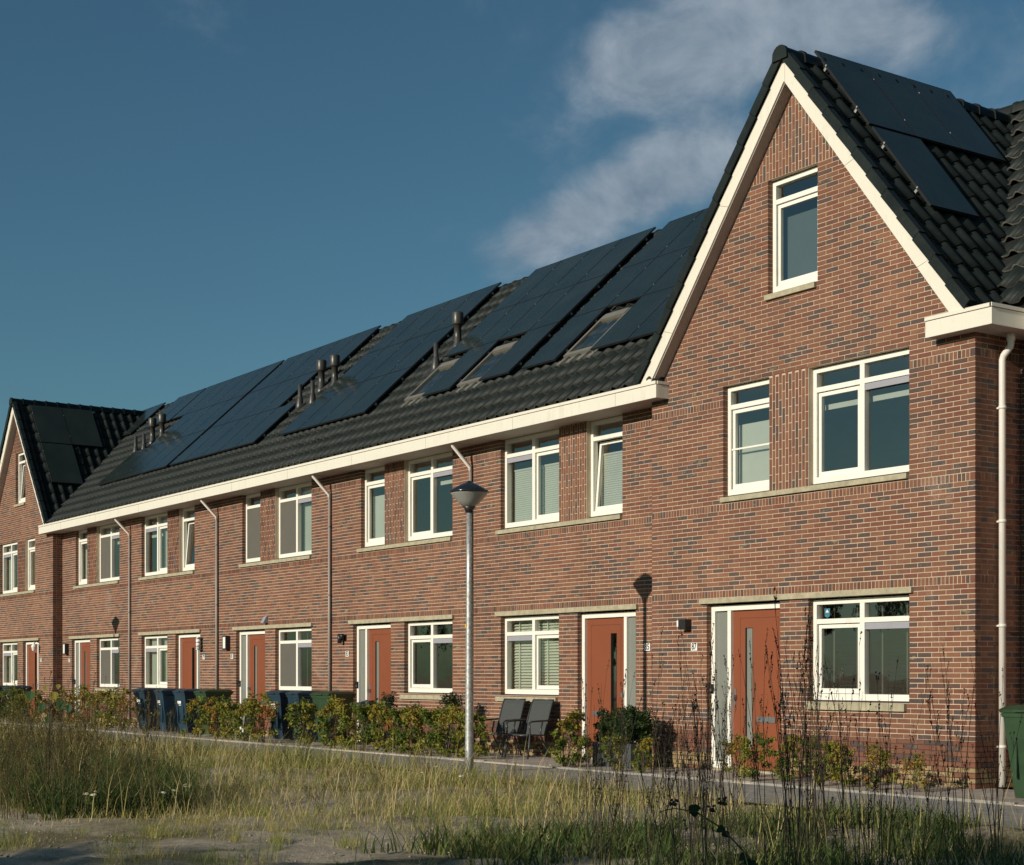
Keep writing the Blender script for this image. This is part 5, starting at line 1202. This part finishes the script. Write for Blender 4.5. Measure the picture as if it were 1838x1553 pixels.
p = ray_pt(0.105, 8.6); br = empty('bramble', (p.x, p.y, -0.03)); tag(br, 'arching bramble stem with dark berries and a few leaves', 'bramble')
arc = [(_R * a + Vector((0, 0, z))) for a, z in ((0.48, 0.20), (0.36, 0.42), (0.22, 0.57), (0.08, 0.66), (-0.04, 0.68), (-0.12, 0.66))]
mb = MB(); mb.tube([tuple(a) for a in arc], [0.006, 0.0055, 0.005, 0.004, 0.003, 0.002], 5); mb.tube([tuple(arc[2]), tuple(arc[2] + _R * -0.04 + Vector((0, 0, 0.13)))], 0.0025, 4); mb.build('stem', ['bark'], br)
rr = random.Random(4)
for c in (arc[4] + Vector((0, 0, 0.03)), arc[3] + _R * 0.08 + Vector((0, 0, 0.02)), arc[2] + Vector((0, 0, 0.15))):
    mb = MB()
    for k in range(12):
        q = c + Vector((rr.uniform(-1, 1), rr.uniform(-1, 1), rr.uniform(-1, 1))) * 0.018; mb.lathe([(0.002, -0.008), (0.007, -0.004), (0.008, 0.002), (0.003, 0.008)], tuple(q), 6)
    mb.build('berry_cluster', ['berry'], br)
for k in range(9):
    c = arc[rr.randrange(1, 6)] + Vector((rr.uniform(-.04, .04), rr.uniform(-.04, .04), rr.uniform(-.03, .04))); mb = MB(); heart_leaf(mb, c, (rr.uniform(-1, 1), rr.uniform(-1, 1), -0.6), -_W + Vector((0, 0, 0.6)), 0.055, 0.1 * rr.random()); mb.build('leaf', ['dark_leaf'], br)

# ------------------------------------------------------------------ trees across the street (behind the viewer; they shade the foreground and show in the glass)
def tree_proto(seed, h):
    t = empty('tree', (0, 0, 0)); r = random.Random(seed); mb = MB()
    mb.tube([(0, 0, -0.1), (0.1, 0, h * 0.3), (0, 0.1, h * 0.6), (0.1, 0, h * 0.85)], [0.22, 0.17, 0.1, 0.03], 8)
    Vs, Fs, Ts = [], [], []; off = 0
    for k in range(16):
        a = r.uniform(0, 6.28); q = r.uniform(0.25, 0.95); rad = h * 0.24 * math.sin(math.pi * min(1, q * 0.9 + 0.1)) + 0.2; c = (math.cos(a) * rad, math.sin(a) * rad, h * (0.28 + 0.66 * q))
        mb.tube([(0, 0, h * (0.2 + 0.5 * q)), c], [0.06, 0.02], 5); w = h * r.uniform(0.10, 0.16)
        V, F, T = leaves(210, c, (w, w, w * 0.8), 0.17, seed * 50 + k); Vs.append(V); Fs.append(F + off); Ts.append(T); off += len(V)
    mb.build('trunk', ['bark'], t); link('crown', np_mesh('crown', np.concatenate(Vs), np.concatenate(Fs), ['tree_leaf'], np.concatenate(Ts)), t); return t
TR = [tree_proto(3, 9.6), tree_proto(8, 10.6), tree_proto(14, 8.4)]
spots = [(-92, -52, 0), (-84, -50, 1), (-77, -53, 2), (-70, -50, 1), (-62, -51, 0), (-55, -50, 2), (-46, -52, 1), (-38, -50, 0), (-30, -51, 2), (-21, -50, 1), (-13, -49, 0), (-5, -48, 2), (3.6, -33.0, 2), (7.4, -33.0, 1), (11.2, -34.0, 1), (15.5, -35.0, 0), (21, -36, 1)]
tu = set()
for k, (x, y, i) in enumerate(spots):
    t = TR[i] if i not in tu else copy_tree(TR[i]); tu.add(i); t.location = (x, y, 0); t.rotation_euler = (0, 0, k * 1.3); s = 0.95 + 0.12 * math.sin(k * 2.1); t.scale = (1.15, 1.15, s)
    tag(t, 'tree in the row across the street', 'tree', 'trees across the street')
